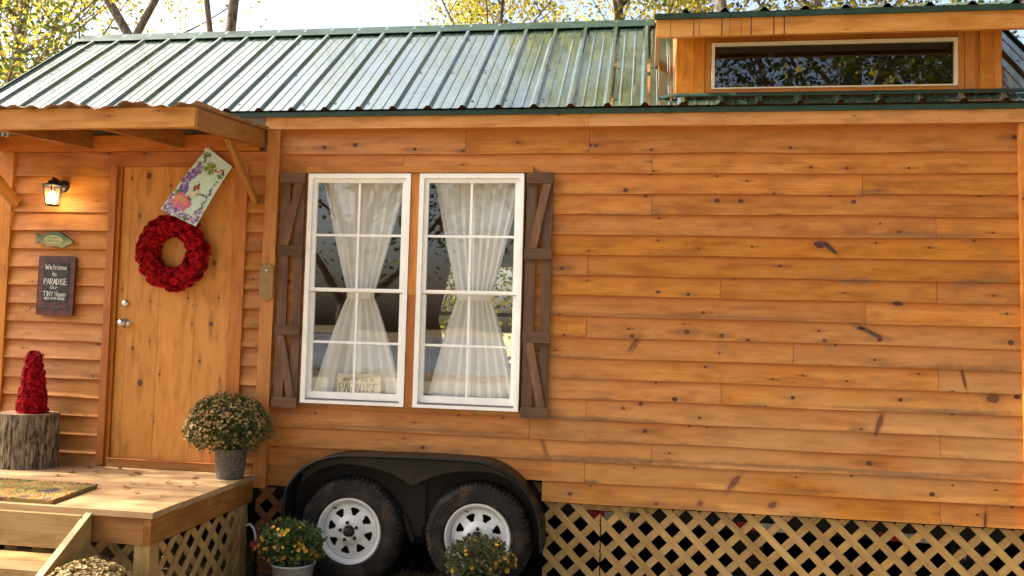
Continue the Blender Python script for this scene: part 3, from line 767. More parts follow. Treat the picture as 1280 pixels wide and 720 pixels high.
m = MB(); m.bar((-4.335, -.035, 2.43), (-4.42, -.42, 2.785), .06, .05, M_CANOPY, Vector((1, 0, 0))); m.build('brace', can)
m = MB(); m.tube([(-2.76, -.10, 2.690), (-2.70, -.09, 2.655), (-2.64, -.06, 2.640)], .0015, M_STEEL, 5); m.build('hanging_wire', can)

# fender and wheels
fd = MB()
OUT = [(-2.215, .36), (-2.214, .451), (-2.204, .592), (-2.16, .672), (-2.103, .734), (-2.03, .785), (-1.947, .817), (-1.87, .833), (-1.789, .84), (-1.375, .85), (-1.02, .848), (-.93, .838), (-.844, .814), (-.775, .775), (-.718, .733), (-.665, .675), (-.627, .618), (-.595, .54), (-.574, .453), (-.568, .32)]
def smooth_(L, k=4):
    out = []
    for i in range(len(L) - 1):
        p = [Vector(L[max(0, min(len(L) - 1, j))]) for j in (i - 1, i, i + 1, i + 2)]
        for q in range(k):
            t = q / k; out.append(tuple(.5 * (2 * p[1] + (p[2] - p[0]) * t + (2 * p[0] - 5 * p[1] + 4 * p[2] - p[3]) * t * t + (3 * p[1] - p[0] - 3 * p[2] + p[3]) * t ** 3)))
    return out + [L[-1]]
OUT = smooth_(OUT)
rows = [[(x, y, z) for x, z in OUT] for y in (.10, -.20)]
fd.grid(rows, M_FEND)
rows = [[(x, -.20, z) for x, z in OUT], [(x, -.206, z - .004) for x, z in OUT]]
cx, cz = -1.39, .45
inn = [(cx + (x - cx) * .982, cz + (z - cz) * .955 if z > .45 else z) for x, z in OUT]
fd.grid([[(x, -.20, z) for x, z in OUT], [(x, -.214, z) for x, z in OUT], [(x, -.214, z) for x, z in inn], [(x, -.196, z) for x, z in inn], [(x, .10, z) for x, z in inn]], M_FEND)
fo = fd.build('fender', H)
# skirt plate between the wheels with two arches
m = MB()
WC = ((-1.800, .350), (-.977, .362)); WR = .338
top = [(p[0], p[1] - .012) for p in OUT[16:57]]
arch1 = [(WC[0][0] + .41 * cos(a), WC[0][1] + .03 + .405 * sin(a)) for a in [radians(t) for t in range(20, 141, 8)]]
arch2 = [(WC[1][0] + .41 * cos(a), WC[1][1] + .03 + .405 * sin(a)) for a in [radians(t) for t in range(40, 161, 8)]]
a1 = arch1[::-1]; a2 = arch2[::-1]
a1 = [p for p in a1 if p[0] < -1.40]; a2 = [p for p in a2 if p[0] > -1.375]
poly = top[::-1] + a1[:] + a2[:]
bot = sorted(a1 + a2, key=lambda p: p[0])
xs = [top[0][0] + (top[-1][0] - top[0][0]) * i / 80 for i in range(81)]
def itp(L, x):
    for (a, b), (c, d) in zip(L[:-1], L[1:]):
        if a <= x <= c: return b + (d - b) * (x - a) / (c - a + 1e-9)
    return L[0][1] if x < L[0][0] else L[-1][1]
rowt = [(x, itp(top, x)) for x in xs]; 
def archz(x):
    z = 0
    for c_ in (-1.80, -.977):
        dx = abs(x - c_) / .415; inner = (x > c_) == (c_ < -1.4)
        z = max(z, (.775 - .115 * dx ** 2.2) if inner and dx < 1.1 else (.775 - .30 * dx ** 2.6))
    return z
rowb = [(x, min(archz(x), itp(top, x) - .012)) for x in xs]
m.grid([[(x, -.168, z) for x, z in rowt], [(x, -.168, z) for x, z in rowb], [(x, -.150, z) for x, z in rowb], [(x, -.150, z) for x, z in rowt]], M_FEND, smooth=False)
m.build('fender_skirt', fo)
m = MB(); m.box(-2.18, -.60, .105, .12, .25, .86, M_SHADEBLK); m.prism([(cx + (x - cx) * .985, cz + (z - cz) * .97 if z > .45 else z) for x, z in OUT], lambda a, b, d: (a, d, b), -.034, -.026, M_SHADEBLK)  # near-black backing paints in the shade inside the wheel arches
m.box(-1.47, -1.33, -.05, -.036, .40, .66, M_SHADEBLK); m.box(-1.43, -1.35, -.05, -.036, .33, .40, M_SHADEBLK)
m.bar((-1.46, -.06, .46), (-1.40, -.06, .30), .025, .02, M_SHADEBLK)
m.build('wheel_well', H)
def wheel(cx, cz, rot):
    root = MB()
    # axle hub
    root.lathe([(.0, .075), (.026, .073), (.030, .055), (.034, .02), (.036, -.01)], (cx, -.085, cz), M_RUSTF, 20, 'y')
    hub = root.build('wheel', H)
    t = MB(); yc = -.03; prof_ = []
    pts = [(.205, .088), (.212, .098), (.235, .106), (.275, .108), (.305, .100), (.325, .086), (.334, .062), (WR, .03), (WR, -.03), (.334, -.062), (.325, -.086), (.29, -.104), (.21, -.098), (.2, -.085)]
    n = 264
    rows = []
    for r, h in pts:
        rw = []
        for k in range(n):
            a = 2 * pi * k / n; rr = r
            if r > .32:
                blk = (k // 2) % 2 if abs(h) > .05 else ((k // 2) + (1 if h > 0 else 0)) % 2
                rr = r - (.006 if blk else 0)
            elif r > .298: rr = r - (.003 if (k // 2) % 2 else 0)
            rw.append((cx + rr * cos(a), yc - h, cz + rr * sin(a)))
        rows.append(rw)
    t.grid(rows, M_TYRE, True, smooth=False)
    for r in (.225, .262, .29): # moulded rings
        t.lathe([(r - .003, .105), (r, .1095), (r + .003, .105)], (cx, yc, cz), M_TYRE, 72, 'y')
    t.build('tyre', hub)
    # rim with eight windows: plate as polar grid with gaps
    m = MB(); y0 = -.03
    m.lathe([(.203, .088), (.209, .094), (.205, .101), (.196, .099), (.188, .088), (.180, .080), (.176, .066), (.165, .064), (.156, .066)], (cx, y0, cz), M_RIMW, 72, 'y')
    # disc between r=.075 and .156, 8 holes r .100-.138
    nr = [.156, .145, .140, .128, .115, .103, .098, .085, .075]
    hh = {.156: .066, .145: .068, .140: .069, .128: .071, .115: .073, .103: .075, .098: .076, .085: .086, .075: .092}
    n = 144
    def pt(r, a): return (cx + r * cos(a), y0 - hh[r], cz + r * sin(a))
    for i in range(len(nr) - 1):
        for k in range(n):
            a0, a1_ = 2 * pi * k / n + rot, 2 * pi * (k + 1) / n + rot
            loc = ((k + .5) / n * 8) % 1; r_m = (nr[i] + nr[i + 1]) / 2
            half = {1: 0, 2: .30, 3: .25, 4: .18, 5: .11}.get(i, 0) if 2 <= i <= 5 else 0
            if i == 1: half = .24
            if abs(loc - .5) < half: continue
            m.face([pt(nr[i], a0), pt(nr[i], a1_), pt(nr[i + 1], a1_), pt(nr[i + 1], a0)], M_RIMW, smooth=True)
    m.lathe([(.075, .092), (.070, .096), (.044, .098), (.036, .094), (.034, .06)], (cx, y0, cz), M_RIMW, 48, 'y')
    m.build('rim', hub)
    m = MB(); m.lathe([(.20, .0), (.0, .0)], (cx, y0, cz), M_BLACKM, 32, 'y')
    m.lathe([(.175, .07), (.165, .0)], (cx, y0, cz), M_RUSTF, 32, 'y')
    for k in range(5):
        a = 2 * pi * k / 5 + pi / 2 + rot
        m.lathe([(0, .024), (.007, .024), (.010, .016), (.0115, 0)], (cx + .056 * cos(a), y0 - .096, cz + .056 * sin(a)), M_RUSTF, 6, 'y')
    m.build('lug_nut', hub)
    m = MB(); a = 2.0 + rot; m.tube([(cx + .165 * cos(a), y0 - .08, cz + .165 * sin(a)), (cx + .178 * cos(a), y0 - .115, cz + .178 * sin(a))], .005, M_BLACKM, 8); m.build('valve_stem', hub)
wheel(*WC[0], .18); wheel(*WC[1], .0)

# chassis under the floor, reflector tape, added unseen skirt that keeps the underside dark
m = MB(); m.box(-4.4, 2.3, .26, .34, .42, .56, M_BLACKM); m.box(-4.4, 2.3, 2.05, 2.13, .42, .56, M_BLACKM)
for x in (-4.0, -3.2, -2.4, -.3, .5, 1.3, 2.1): m.box(x, x + .06, .341, 2.049, .47, .56, M_BLACKM, 1)
m.box(-4.4, 2.3, .10, 2.3, .561, .60, M_SHADEBLK)
m.box(.62, .80, .40, .8, .0, .42, M_RUSTF)
ch = m.build('trailer_chassis', H)
for x, z in ((-.36, .44), (.615, .425), (1.46, .415)):
    m = MB(); m.box(x, x + .14, .253, .2595, z, z + .05, M_RED); m.box(x + .142, x + .30, .253, .2595, z, z + .05, M_RWHITE); m.build('reflector', ch)
one('added_rear_skirt', lambda m: (m.box(-4.46, 2.3, 2.36, 2.39, .0, .60, M_SHADEBLK), m.box(-4.46, -4.43, .1, 2.36, 0, .6, M_SHADEBLK), m.box(2.27, 2.3, .1, 2.36, 0, .6, M_SHADEBLK)))

# lattice
def lattice(w_, h_, f, mat, pitch=.1135, lw=.044, th=.0075, off=0.0, gap=.0005, lean=1):
    """two layers of 45 degree laths clipped to the panel; f(a,b,depth)->xyz"""
    m = MB()
    def clip(poly, ax, lim, sgn):
        out = []
        for i in range(len(poly)):
            p, q = poly[i], poly[(i + 1) % len(poly)]
            ip, iq = (p[ax] - lim) * sgn >= 0, (q[ax] - lim) * sgn >= 0
            if ip: out.append(p)
            if ip != iq:
                t = (lim - p[ax]) / (q[ax] - p[ax]); out.append((p[0] + (q[0] - p[0]) * t, p[1] + (q[1] - p[1]) * t))
        return out
    for layer, sg in ((0, -lean), (1, lean)):
        step_ = pitch * sqrt(2); L = w_ + h_ + 1
        k0 = -int((h_ + .5) / step_) - 2
        for k in range(k0, int((w_ + h_) / step_) + 3):
            c = k * step_ + off + U(-.003, .003)
            d = (sqrt(.5), sg * sqrt(.5)); nn = (-d[1], d[0])
            bx, by = c, (h_ if sg < 0 else 0)
            poly = [(bx + d[0] * a + nn[0] * b, by + d[1] * a + nn[1] * b) for a, b in ((-L, -lw / 2), (L, -lw / 2), (L, lw / 2), (-L, lw / 2))]
            for ax, lim, s_ in ((0, 0, 1), (0, w_, -1), (1, 0, 1), (1, h_, -1)):
                poly = clip(poly, ax, lim, s_)
                if len(poly) < 3: break
            if len(poly) < 3: continue
            dp = (0, th) if layer == 0 else (th + gap, 2 * th + gap)
            m.prism(poly, f, dp[0], dp[1], mat, lambda a, b, d=d, nn=nn: (a * d[0] + b * d[1], a * nn[0] + b * nn[1]))
    return m
lattice(.352, .565, lambda a, b, d: (-.587 + a, .018 + d, .010 + b), M_LATT, off=.03).build('lattice_panel', H)
lattice(2.52, .565, lambda a, b, d: (-.228 + a, .018 + d, .008 + b), M_LATT, off=.07).build('lattice_panel', H)
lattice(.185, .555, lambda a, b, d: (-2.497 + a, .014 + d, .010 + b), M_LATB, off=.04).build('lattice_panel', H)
m = MB(); m.box(-.33, .05, .06, .10, .535, .575, M_LATT); m.build('nailing_strip', H)

# ------------------------------------------------------------------ porch deck
DZ = .655; DFX, DFY = -2.485, -1.21
D = thing('porch_deck', (-3.6, -.6, 0), 'low wooden porch deck with lattice side in front of the door', 'deck')
m = MB(); y = DFY - .02; nb = 8; bwid = (0.0 - .052 - y) / nb
for i in range(nb):
    m.box(-5.1, DFX + .012 + U(-.004, .004), y + i * bwid + .002, y + (i + 1) * bwid - .002, DZ - .032, DZ + U(-.0015, 0), M_DECK)
m.build('deck_board', D)
m = MB(); m.box(-5.1, DFX - .040, DFY - .004, DFY + .034, DZ - .172, DZ - .034, M_RIM); m.build('rim_joist', D)
m = MB(); m.box(DFX - .038, DFX, DFY - .004, -.06, DZ - .172, DZ - .034, M_RIM, 1); m.build('rim_joist', D)
for x in (-2.578, -4.9):
    for y in (DFY + .002, -.2):
        m = MB(); m.box(x, x + .088, y, y + .088, 0, DZ - .173, M_POST, 2); m.build('post', D)
lattice(1.02, .455, lambda a, b, d: (DFX - .008 - d, DFY + .095 + a, .020 + b), M_LATT, off=.02, lean=-1).build('lattice_panel', D)
lattice(2.3, .46, lambda a, b, d: (-4.88 + a, DFY + .036 + d, .020 + b), M_LATT, off=.05).build('lattice_panel', D)
# steps
T = thing('porch_steps', (-3.7, -1.5, 0), 'grey brown wooden steps with a slanted side board leading up to the porch', 'steps')
m = MB(); m.box(-4.9, -2.852, -1.262, -1.226, .448, .622, M_STEP); m.build('riser', T)
m = MB(); m.box(-4.9, -2.852, -1.40, -1.263, .388, .420, M_STEP); m.box(-4.9, -2.852, -1.556, -1.408, .388, .421, M_STEP); m.build('tread', T)
m = MB(); m.box(-4.9, -2.852, -1.542, -1.512, .21, .387, M_STEP); m.build('riser', T)
m = MB(); m.box(-4.9, -2.852, -1.69, -1.543, .170, .202, M_STEP); m.box(-4.9, -2.852, -1.84, -1.698, .170, .202, M_STEP); m.build('tread', T)
m = MB(); m.prism([(-1.226, .635), (-1.226, .30), (-1.62, .0), (-2.10, .0), (-2.10, .07)], lambda a, b, d: (-2.850 + d, a, b), 0, .038, M_STEP, lambda a, b: (a * .8 + b * .55, b * .8 - a * .55)); m.build('stringer', T)

# ------------------------------------------------------------------ things on the porch
def jag(seed): random.seed(seed)
# stump
St = thing('tree_stump', (-4.015, -.205, DZ), 'short bark covered log stump standing on the porch under the red topiary', 'stump', local=True)
m = MB(); rows = []; n = 180
for i in range(13):
    h = .352 * i / 12; rw = []
    for k in range(n):
        a = 2 * pi * k / n
        rr = 1 + .03 * sin(2 * a + .5) + .02 * noise.noise(Vector((cos(a) * 2, sin(a) * 2, 0))) + (.055 * noise.noise(Vector((cos(a) * 14, sin(a) * 14, h * 5))) + .03 * noise.noise(Vector((cos(a) * 33, sin(a) * 33, h * 14))))
        if i == 0: rr += .03
        rw.append((.197 * rr * cos(a), .150 * rr * sin(a), h))
    rows.append(rw)
m.grid(rows, M_STUMP, True); m.build('bark', St)
m = MB(); m.face([(x * .985, y * .985, .3522 + .002 * sin(i)) for i, (x, y, z) in enumerate(rows[-1])], M_CUT); m.build('cut_top', St)
# red rose shape
def rose(mb, c, nrm, r, mat, mat2):
    nrm = Vector(nrm).normalized(); u = nrm.orthogonal().normalized(); w_ = nrm.cross(u); c = Vector(c); ph = U(0, 6)
    for ring, (rr, hh, k) in enumerate(((1.0, .05, 6), (.72, .32, 5), (.42, .5, 4))):
        for i in range(k):
            a = ph + ring * .6 + 2 * pi * i / k; da = 2 * pi / k * .62
            def q(rad, ang, h): return c + (u * cos(ang) + w_ * sin(ang)) * rad * r + nrm * h * r
            p = [q(rr * .35, a - da * .5, hh - .05), q(rr * .95, a - da * .8, hh + .05), q(rr * 1.08, a, hh + .22), q(rr * .95, a + da * .8, hh + .05), q(rr * .35, a + da * .5, hh - .05)]
            mb.face(p, mat if R() < .8 else mat2, rnd=R())
tp = thing('topiary_cone', (-3.998, -.20, DZ + .354), 'red rose covered cone topiary standing on the log stump', 'topiary', local=True)
m = MB(); m.lathe([(.078, 0), (.030, .37), (.0, .385)], (0, 0, 0), M_REDD, 24); m.build('core', tp)
m = MB(); jag(11)
for i in range(17):
    h = .018 + i * .0225; rr = .084 - .052 * (h / .40); k = max(6, int(2 * pi * rr / .030))
    for j in range(k):
        a = 2 * pi * (j + .5 * (i % 2)) / k + U(-.15, .15); r_ = rr + U(-.006, .01)
        rose(m, (r_ * cos(a), r_ * sin(a), h), (cos(a), sin(a), .15 + U(-.3, .3)), U(.018, .024), M_REDF, M_REDD)
for j in range(12):
    a = U(0, 6.28); r_ = U(0, .026); rose(m, (r_ * cos(a), r_ * sin(a), .395), (cos(a) * .4, sin(a) * .4, 1), .021, M_REDF, M_REDD)
m.build('rose_petals', tp)
# wreath
wr = thing('wreath', (-3.118, -.014, 2.105), 'round red rose wreath hanging on the plank door', 'wreath')
jag(12); WCx, WCz = -3.118, 2.100
m = MB(); n = 48; RM, rm = .182, .058
rows = [[(WCx + (RM + rm * cos(b)) * cos(a), -.065 - .7 * rm * sin(b), WCz + (RM + rm * cos(b)) * sin(a)) for b in [2 * pi * j / 12 for j in range(12)]] for a in [2 * pi * i / n for i in range(n + 1)]]
m.grid(rows, M_REDD, True); m.build('ring', wr)
m = MB()
for i in range(330):
    a = 2 * pi * i / 330 * 11 + U(-.1, .1); b = U(-.75, pi + .75); r_ = rm + U(.004, .012)
    nr_ = Vector((cos(b) * cos(a), -sin(b), cos(b) * sin(a)))
    rose(m, (WCx + (RM + r_ * cos(b)) * cos(a), -.065 - .8 * r_ * sin(b), WCz + (RM + r_ * cos(b)) * sin(a)), nr_ + Vector((U(-.3, .3), 0, U(-.3, .3))), U(.022, .030), M_REDF, M_REDD)
m.build('rose_petals', wr)
# garden flag
fl = thing('garden_flag', (-3.06, -.12, 2.32), 'pale green flag printed with hummingbirds and flowers tilted above the wreath', 'flag')
FC = [(-2.905, 2.812), (-2.728, 2.680), (-2.925, 2.268), (-3.180, 2.384)]   # tl, tr, br, bl
def fp(u, v, e=0):
    """u across 0..1 left to right, v 0..1 top to bottom"""
    tl, tr, br, bl = FC
    x = (tl[0] * (1 - u) + tr[0] * u) * (1 - v) + (bl[0] * (1 - u) + br[0] * u) * v
    z = (tl[1] * (1 - u) + tr[1] * u) * (1 - v) + (bl[1] * (1 - u) + br[1] * u) * v
    y = -.105 - .012 * sin(u * 3.2) - .030 * v ** 2 + .05 * (1 - v) ** 3 - e
    return (x, y, z)
FM = {k: plain('print_' + k, c, .7, bump=0, var=.15, scale=80) for k, c in dict(mint=(.62, .82, .77), violet=(.16, .12, .42), lilac=(.46, .34, .62), pink=(.66, .17, .32), coral=(.75, .32, .16), leaf=(.28, .34, .07), dkleaf=(.09, .16, .06), redp=(.5, .03, .02), dark=(.05, .06, .05), cream=(.72, .68, .50), white=(.75, .75, .74)).items()}
m = MB(); N = 14
g_ = [[fp(j / 10, i / N) for j in range(11)] for i in range(N + 1)]; m.grid(g_, FM['mint']); m.grid([[(p[0], p[1] + .0025, p[2]) for p in r] for r in g_], FM['white'])
tl = Vector(FC[0]); m.tube([(FC[0][0] + .002, -.065, FC[0][1] - .012), (FC[0][0] - .012, -.07, FC[0][1] - .030)], .013, FM['white'], 12, cap=False)
m.build('cloth', fl)
m = MB(); jag(21)
ELV = [.0012]
def blob(u, v, r, mat, k=6, el=1, ang=0):
    ELV[0] += .000006; e = ELV[0]
    m.face([fp(u + (r * cos(2 * pi * i / k) * el * cos(ang) - r * sin(2 * pi * i / k) * sin(ang)), v + .5 * (r * cos(2 * pi * i / k) * el * sin(ang) + r * sin(2 * pi * i / k) * cos(ang)), e) for i in range(k)][::-1], mat)
def inside(u, v): return .02 < u < .98 and .01 < v < .99
for i in range(200):
    t = R(); u = .06 + .22 * R() + .05 * sin(t * 9) ; v = .22 + t * .50
    if inside(u, v): blob(u, v, U(.020, .045), FM[random.choice(('violet', 'violet', 'violet', 'lilac'))], 5, 1.4, U(0, 3))
for i in range(150):
    a, r_ = U(0, 6.28), sqrt(R()); u, v = .34 + .28 * r_ * cos(a), .79 + .12 * r_ * sin(a)
    if inside(u, v): blob(u, v, U(.02, .04), FM['coral' if (a > 2 and r_ < .7) else 'pink'], 5, 1.5, U(0, 3))
for i in range(230):
    u, v = U(.06, .95), 1 - .10 * R() ** .8
    if R() < .3: u, v = U(.04, .14), U(.74, .95)
    if R() < .15: u, v = U(.82, .96), U(.70, .95)
    blob(u, v, U(.018, .040), FM[random.choice(('lilac', 'lilac', 'white', 'violet'))], 5, 1.3, U(0, 3))
for u0, v0 in ((.52, .20), (.12, .10), (.88, .22), (.70, .96), (.10, .70)):
    k = 13 if u0 == .52 else 4
    for i in range(k):
        a = 2 * pi * i / k + U(-.2, .2); r_ = .12 if u0 == .52 else .04
        u, v = u0 + r_ * cos(a), v0 + r_ * .42 * sin(a)
        if inside(u, v): blob(u, v, .030, FM['leaf' if R() < .7 else 'dkleaf'], 6, 3.2 if u0 == .52 else 2, a)
for i in range(70):
    t = R(); u, v = (.92 - .05 * abs(sin(t * 14)), .28 + .5 * t) if R() < .6 else (.20 + .05 * sin(t * 12), .05 + .18 * t)
    blob(u, v, U(.012, .022), FM['dkleaf' if R() < .6 else 'violet'], 5, 2, U(0, 3))
def bird(u, v, s_, flip):
    f = -1 if flip else 1
    blob(u, v + .03 * s_, .06 * s_, FM['cream'], 10, 1.9, 1.35); blob(u - .03 * f * s_, v - .015 * s_, .030 * s_, FM['dark'], 8, 2.0, 1.2)
    blob(u + .012 * f * s_, v - .035 * s_, .035 * s_, FM['redp'], 8, 1.2, .9); blob(u, v - .062 * s_, .022 * s_, FM['dark'], 8)
    blob(u - .03 * f * s_, v - .085 * s_, .006 * s_, FM['dark'], 4, 5, 1.2)
    blob(u + .13 * f * s_, v + .012 * s_, .022 * s_, FM['dark'], 8, 4.2, -.35 * f); blob(u + .12 * f * s_, v + .018 * s_, .012 * s_, FM['cream'], 8, 5, -.3 * f)
    for d_ in (-.03, .03): blob(u + d_, v + .098 * s_, .016 * s_, FM['dark'], 6, 2.0, 1.4)
bird(.52, .56, 1.45, False)
blob(.78, .17, .035, FM['coral'], 8, 2.2, 2.2); blob(.83, .13, .028, FM['redp'], 8, 1.3, 2); blob(.90, .15, .03, FM['dark'], 8, 2.2, 1.2); blob(.86, .095, .016, FM['dark'], 6, 1.5, 1.7); blob(.97 - .02, .17, .02, FM['dkleaf'], 6, 2.4, 1.2)
m.build('printed_picture', fl)

# stroke lettering
GL = {
 'W': [[(0, 1), (.25, 0), (.5, .7), (.75, 0), (1, 1)]], 'P': [[(0, 0), (0, 1), (.6, 1), (.75, .8), (.6, .52), (0, .5)]],
 'A': [[(0, 0), (.45, 1), (.9, 0)], [(.18, .38), (.74, .38)]], 'R': [[(0, 0), (0, 1), (.6, 1), (.7, .78), (.55, .55), (0, .5)], [(.3, .5), (.8, 0)]],
 'D': [[(0, 0), (0, 1), (.45, .95), (.75, .6), (.7, .3), (.4, .03), (0, 0)]], 'I': [[(.3, 0), (.3, 1)]],
 'S': [[(.75, .85), (.45, 1), (.1, .82), (.2, .58), (.62, .42), (.7, .18), (.4, 0), (.02, .14)]], 'E': [[(.7, 1), (0, 1), (0, 0), (.75, 0)], [(0, .5), (.55, .5)]],
 'O': [[(.45, 1), (.1, .8), (0, .45), (.2, .08), (.55, 0), (.85, .3), (.85, .7), (.45, 1)]], 'T': [[(0, 1), (.9, 1)], [(.42, 1), (.42, 0)]],
 'N': [[(0, 0), (0, 1), (.7, 0), (.7, 1)]], 'Y': [[(0, 1), (.4, .5), (.8, 1)], [(.4, .5), (.4, 0)]], 'H': [[(0, 0), (0, 1)], [(.7, 0), (.7, 1)], [(0, .5), (.7, .5)]],
 'e': [[(.05, .3), (.6, .3), (.5, .55), (.2, .58), (.02, .3), (.2, .02), (.6, .06)]], 'l': [[(.25, 0), (.25, 1)]], 'c': [[(.6, .5), (.3, .6), (.02, .3), (.25, .02), (.6, .08)]],
 'o': [[(.3, .6), (.02, .35), (.15, .03), (.5, .05), (.62, .35), (.3, .6)]], 'm': [[(0, 0), (0, .58)], [(0, .45), (.25, .6), (.38, .4), (.38, 0)], [(.38, .45), (.65, .6), (.78, .4), (.78, 0)]],
 't': [[(.25, 1), (.25, .1), (.5, 0)], [(0, .62), (.55, .62)]], 'u': [[(0, .6), (.02, .15), (.25, 0), (.5, .12), (.52, .6)], [(.52, .6), (.55, 0)]], 'r': [[(0, 0), (0, .6)], [(0, .4), (.25, .6), (.5, .55)]],
 'a': [[(.5, .55), (.2, .6), (.02, .3), (.2, .02), (.5, .15)], [(.52, .6), (.55, 0)]], 'n': [[(0, 0), (0, .6)], [(0, .42), (.25, .6), (.5, .45), (.5, 0)]], 'h': [[(0, 0), (0, 1)], [(0, .42), (.25, .6), (.5, .45), (.5, 0)]],
 'd': [[(.5, 1), (.5, 0)], [(.5, .5), (.2, .6), (.02, .3), (.2, .02), (.5, .12)]], 'y': [[(0, .6), (.25, .05)], [(.55, .6), (.15, -.3)]], 'i': [[(.2, 0), (.2, .6)], [(.2, .8), (.2, .86)]], 's': [[(.5, .5), (.25, .6), (.05, .45), (.45, .2), (.3, .02), (.0, .08)]],
 'g': [[(.5, .55), (.2, .6), (.02, .3), (.2, .05), (.5, .15)], [(.52, .6), (.5, -.25), (.1, -.3)]], 'F': [[(0, 0), (0, 1), (.7, 1)], [(0, .5), (.5, .5)]], 'G': [[(.75, .85), (.4, 1), (.05, .7), (.1, .2), (.45, 0), (.75, .2), (.75, .45), (.5, .45)]],
 'p': [[(0, -.3), (0, .6)], [(0, .45), (.3, .6), (.55, .35), (.3, .02), (0, .1)]], "'": [[(.1, 1), (.05, .8)]], '-': [[(0, .5), (.45, .5)]],
 '0': [[(.3, 1), (0, .6), (.1, .1), (.4, 0), (.6, .4), (.5, .9), (.3, 1)]], '4': [[(.45, 0), (.45, 1), (0, .35), (.65, .35)]], '7': [[(0, 1), (.6, 1), (.2, 0)]], '5': [[(.6, 1), (.1, 1), (.05, .6), (.45, .6), (.6, .3), (.35, 0), (0, .1)]],
 '8': [[(.3, .55), (.05, .8), (.3, 1), (.55, .8), (.3, .55), (.0, .25), (.3, 0), (.6, .25), (.3, .55)]], '9': [[(.55, .75), (.3, 1), (.05, .75), (.3, .5), (.55, .75), (.4, 0)]]}
ADV = dict(W=1.15, I=.55, l=.5, i=.42, m=1.0, t=.65, P=.9, A=1.0, D=.95, O=1.05, r=.6); ADV["'"] = .3; ADV['-'] = .6
def letters(m, text, x, z, h, wd, lw, mat, f, jit=.0, serif=False, total=None):
    adv = lambda c: ADV.get(c, .5 if c == ' ' else (.78 if c.islower() or c.isdigit() else .95))
    tw = sum(adv(c) for c in text) * h * wd
    k = total / tw if total else 1
    cx_ = x
    for ch in text:
        for st in GL.get(ch, []):
            for (a, b), (c, d) in zip(st[:-1], st[1:]):
                p = Vector((cx_ + a * h * wd * k + U(-1, 1) * jit, z + b * h + U(-1, 1) * jit)); q = Vector((cx_ + c * h * wd * k, z + d * h))
                dd = (q - p); L = dd.length + 1e-6; nn = Vector((-dd.y, dd.x)) / L * lw / 2 * (U(.8, 1.2) if jit else (1.3 if abs(dd.y) > abs(dd.x) and serif else .8 if serif else 1)); e = dd / L * lw * .35
                m.face([f(*(p - nn - e)), f(*(q - nn + e)), f(*(q + nn + e)), f(*(p + nn - e))], mat)
            if serif:
                for (a, b) in (st[0], st[-1]):
                    if b in (0, 1) and ch.isupper():
                        px_ = cx_ + a * h * wd * k; pz = z + b * h; s_ = h * .12
                        m.face([f(px_ - s_, pz - lw * .3), f(px_ + s_, pz - lw * .3), f(px_ + s_, pz + lw * .3), f(px_ - s_, pz + lw * .3)], mat)
        cx_ += adv(ch) * h * wd * k
# chalkboard
cb = thing('chalkboard', (-3.98, -.04, 1.65), 'small chalkboard in a dark red frame with a chalk welcome message', 'chalkboard')
rotc = Matrix.Translation((-3.978, 0, 1.86)) @ Matrix.Rotation(radians(.5), 4, 'Y')
def cf(y): return lambda a, b, y=y: tuple(rotc @ Vector((a, y, b)))
def rrect(w_, h_, r, n=5):
    return [(sx * (w_ - r) + r * cos(a0 + pi / 2 * i / n), sz * (h_ - r) + r * sin(a0 + pi / 2 * i / n)) for sx, sz, a0 in ((1, 1, 0), (-1, 1, pi / 2), (-1, -1, pi), (1, -1, 1.5 * pi)) for i in range(n + 1)]
cfd = lambda a, b, d: tuple(rotc @ Vector((a, d, b)))
m = MB(); m.prism(rrect(.138, .204, .018), cfd, -.060, -.041, M_PLAID); m.build('frame', cb)
m = MB(); m.prism([(a, b + .022) for a, b in rrect(.096, .140, .018)], cfd, -.0625, -.0602, M_SLATE); m.build('slate', cb)
m = MB(); jag(5); F_ = cf(-.0632)
letters(m, 'Welcome', -.082, .110, .036, .8, .0042, M_CHALK, F_, .0012, total=.165)
letters(m, 'to', -.028, .066, .028, .9, .0040, M_CHALK, F_, .0012)
letters(m, 'PARADISE', -.086, .008, .040, .6, .0045, M_CHALK, F_, .0015, total=.175)
letters(m, 'Our', -.038, -.022, .022, 1.1, .0035, M_CHALK, F_, .001)
letters(m, 'TINY Home', -.088, -.072, .032, .7, .0038, M_CHALK, F_, .0012, total=.170)
letters(m, '407-599-0588', -.078, -.096, .016, .8, .0034, M_CHALK, F_, .001, total=.155)
m.build('chalk_writing', cb)
m = MB(); p0 = rotc @ Vector((-.165, -.085, -.150)); p1 = rotc @ Vector((.10, -.085, -.146))
m.tube([p0, p1], .0022, M_RUSTF, 6)
for x in (-.15, -.05, .05): m.tube([rotc @ Vector((x, -.06, -.148)), rotc @ Vector((x, -.09, -.150)), rotc @ Vector((x - .008, -.10, -.175)), rotc @ Vector((x - .022, -.11, -.182)), rotc @ Vector((x - .03, -.11, -.165))], .0022, M_RUSTF, 6)
m.build('hook_rail', cb)
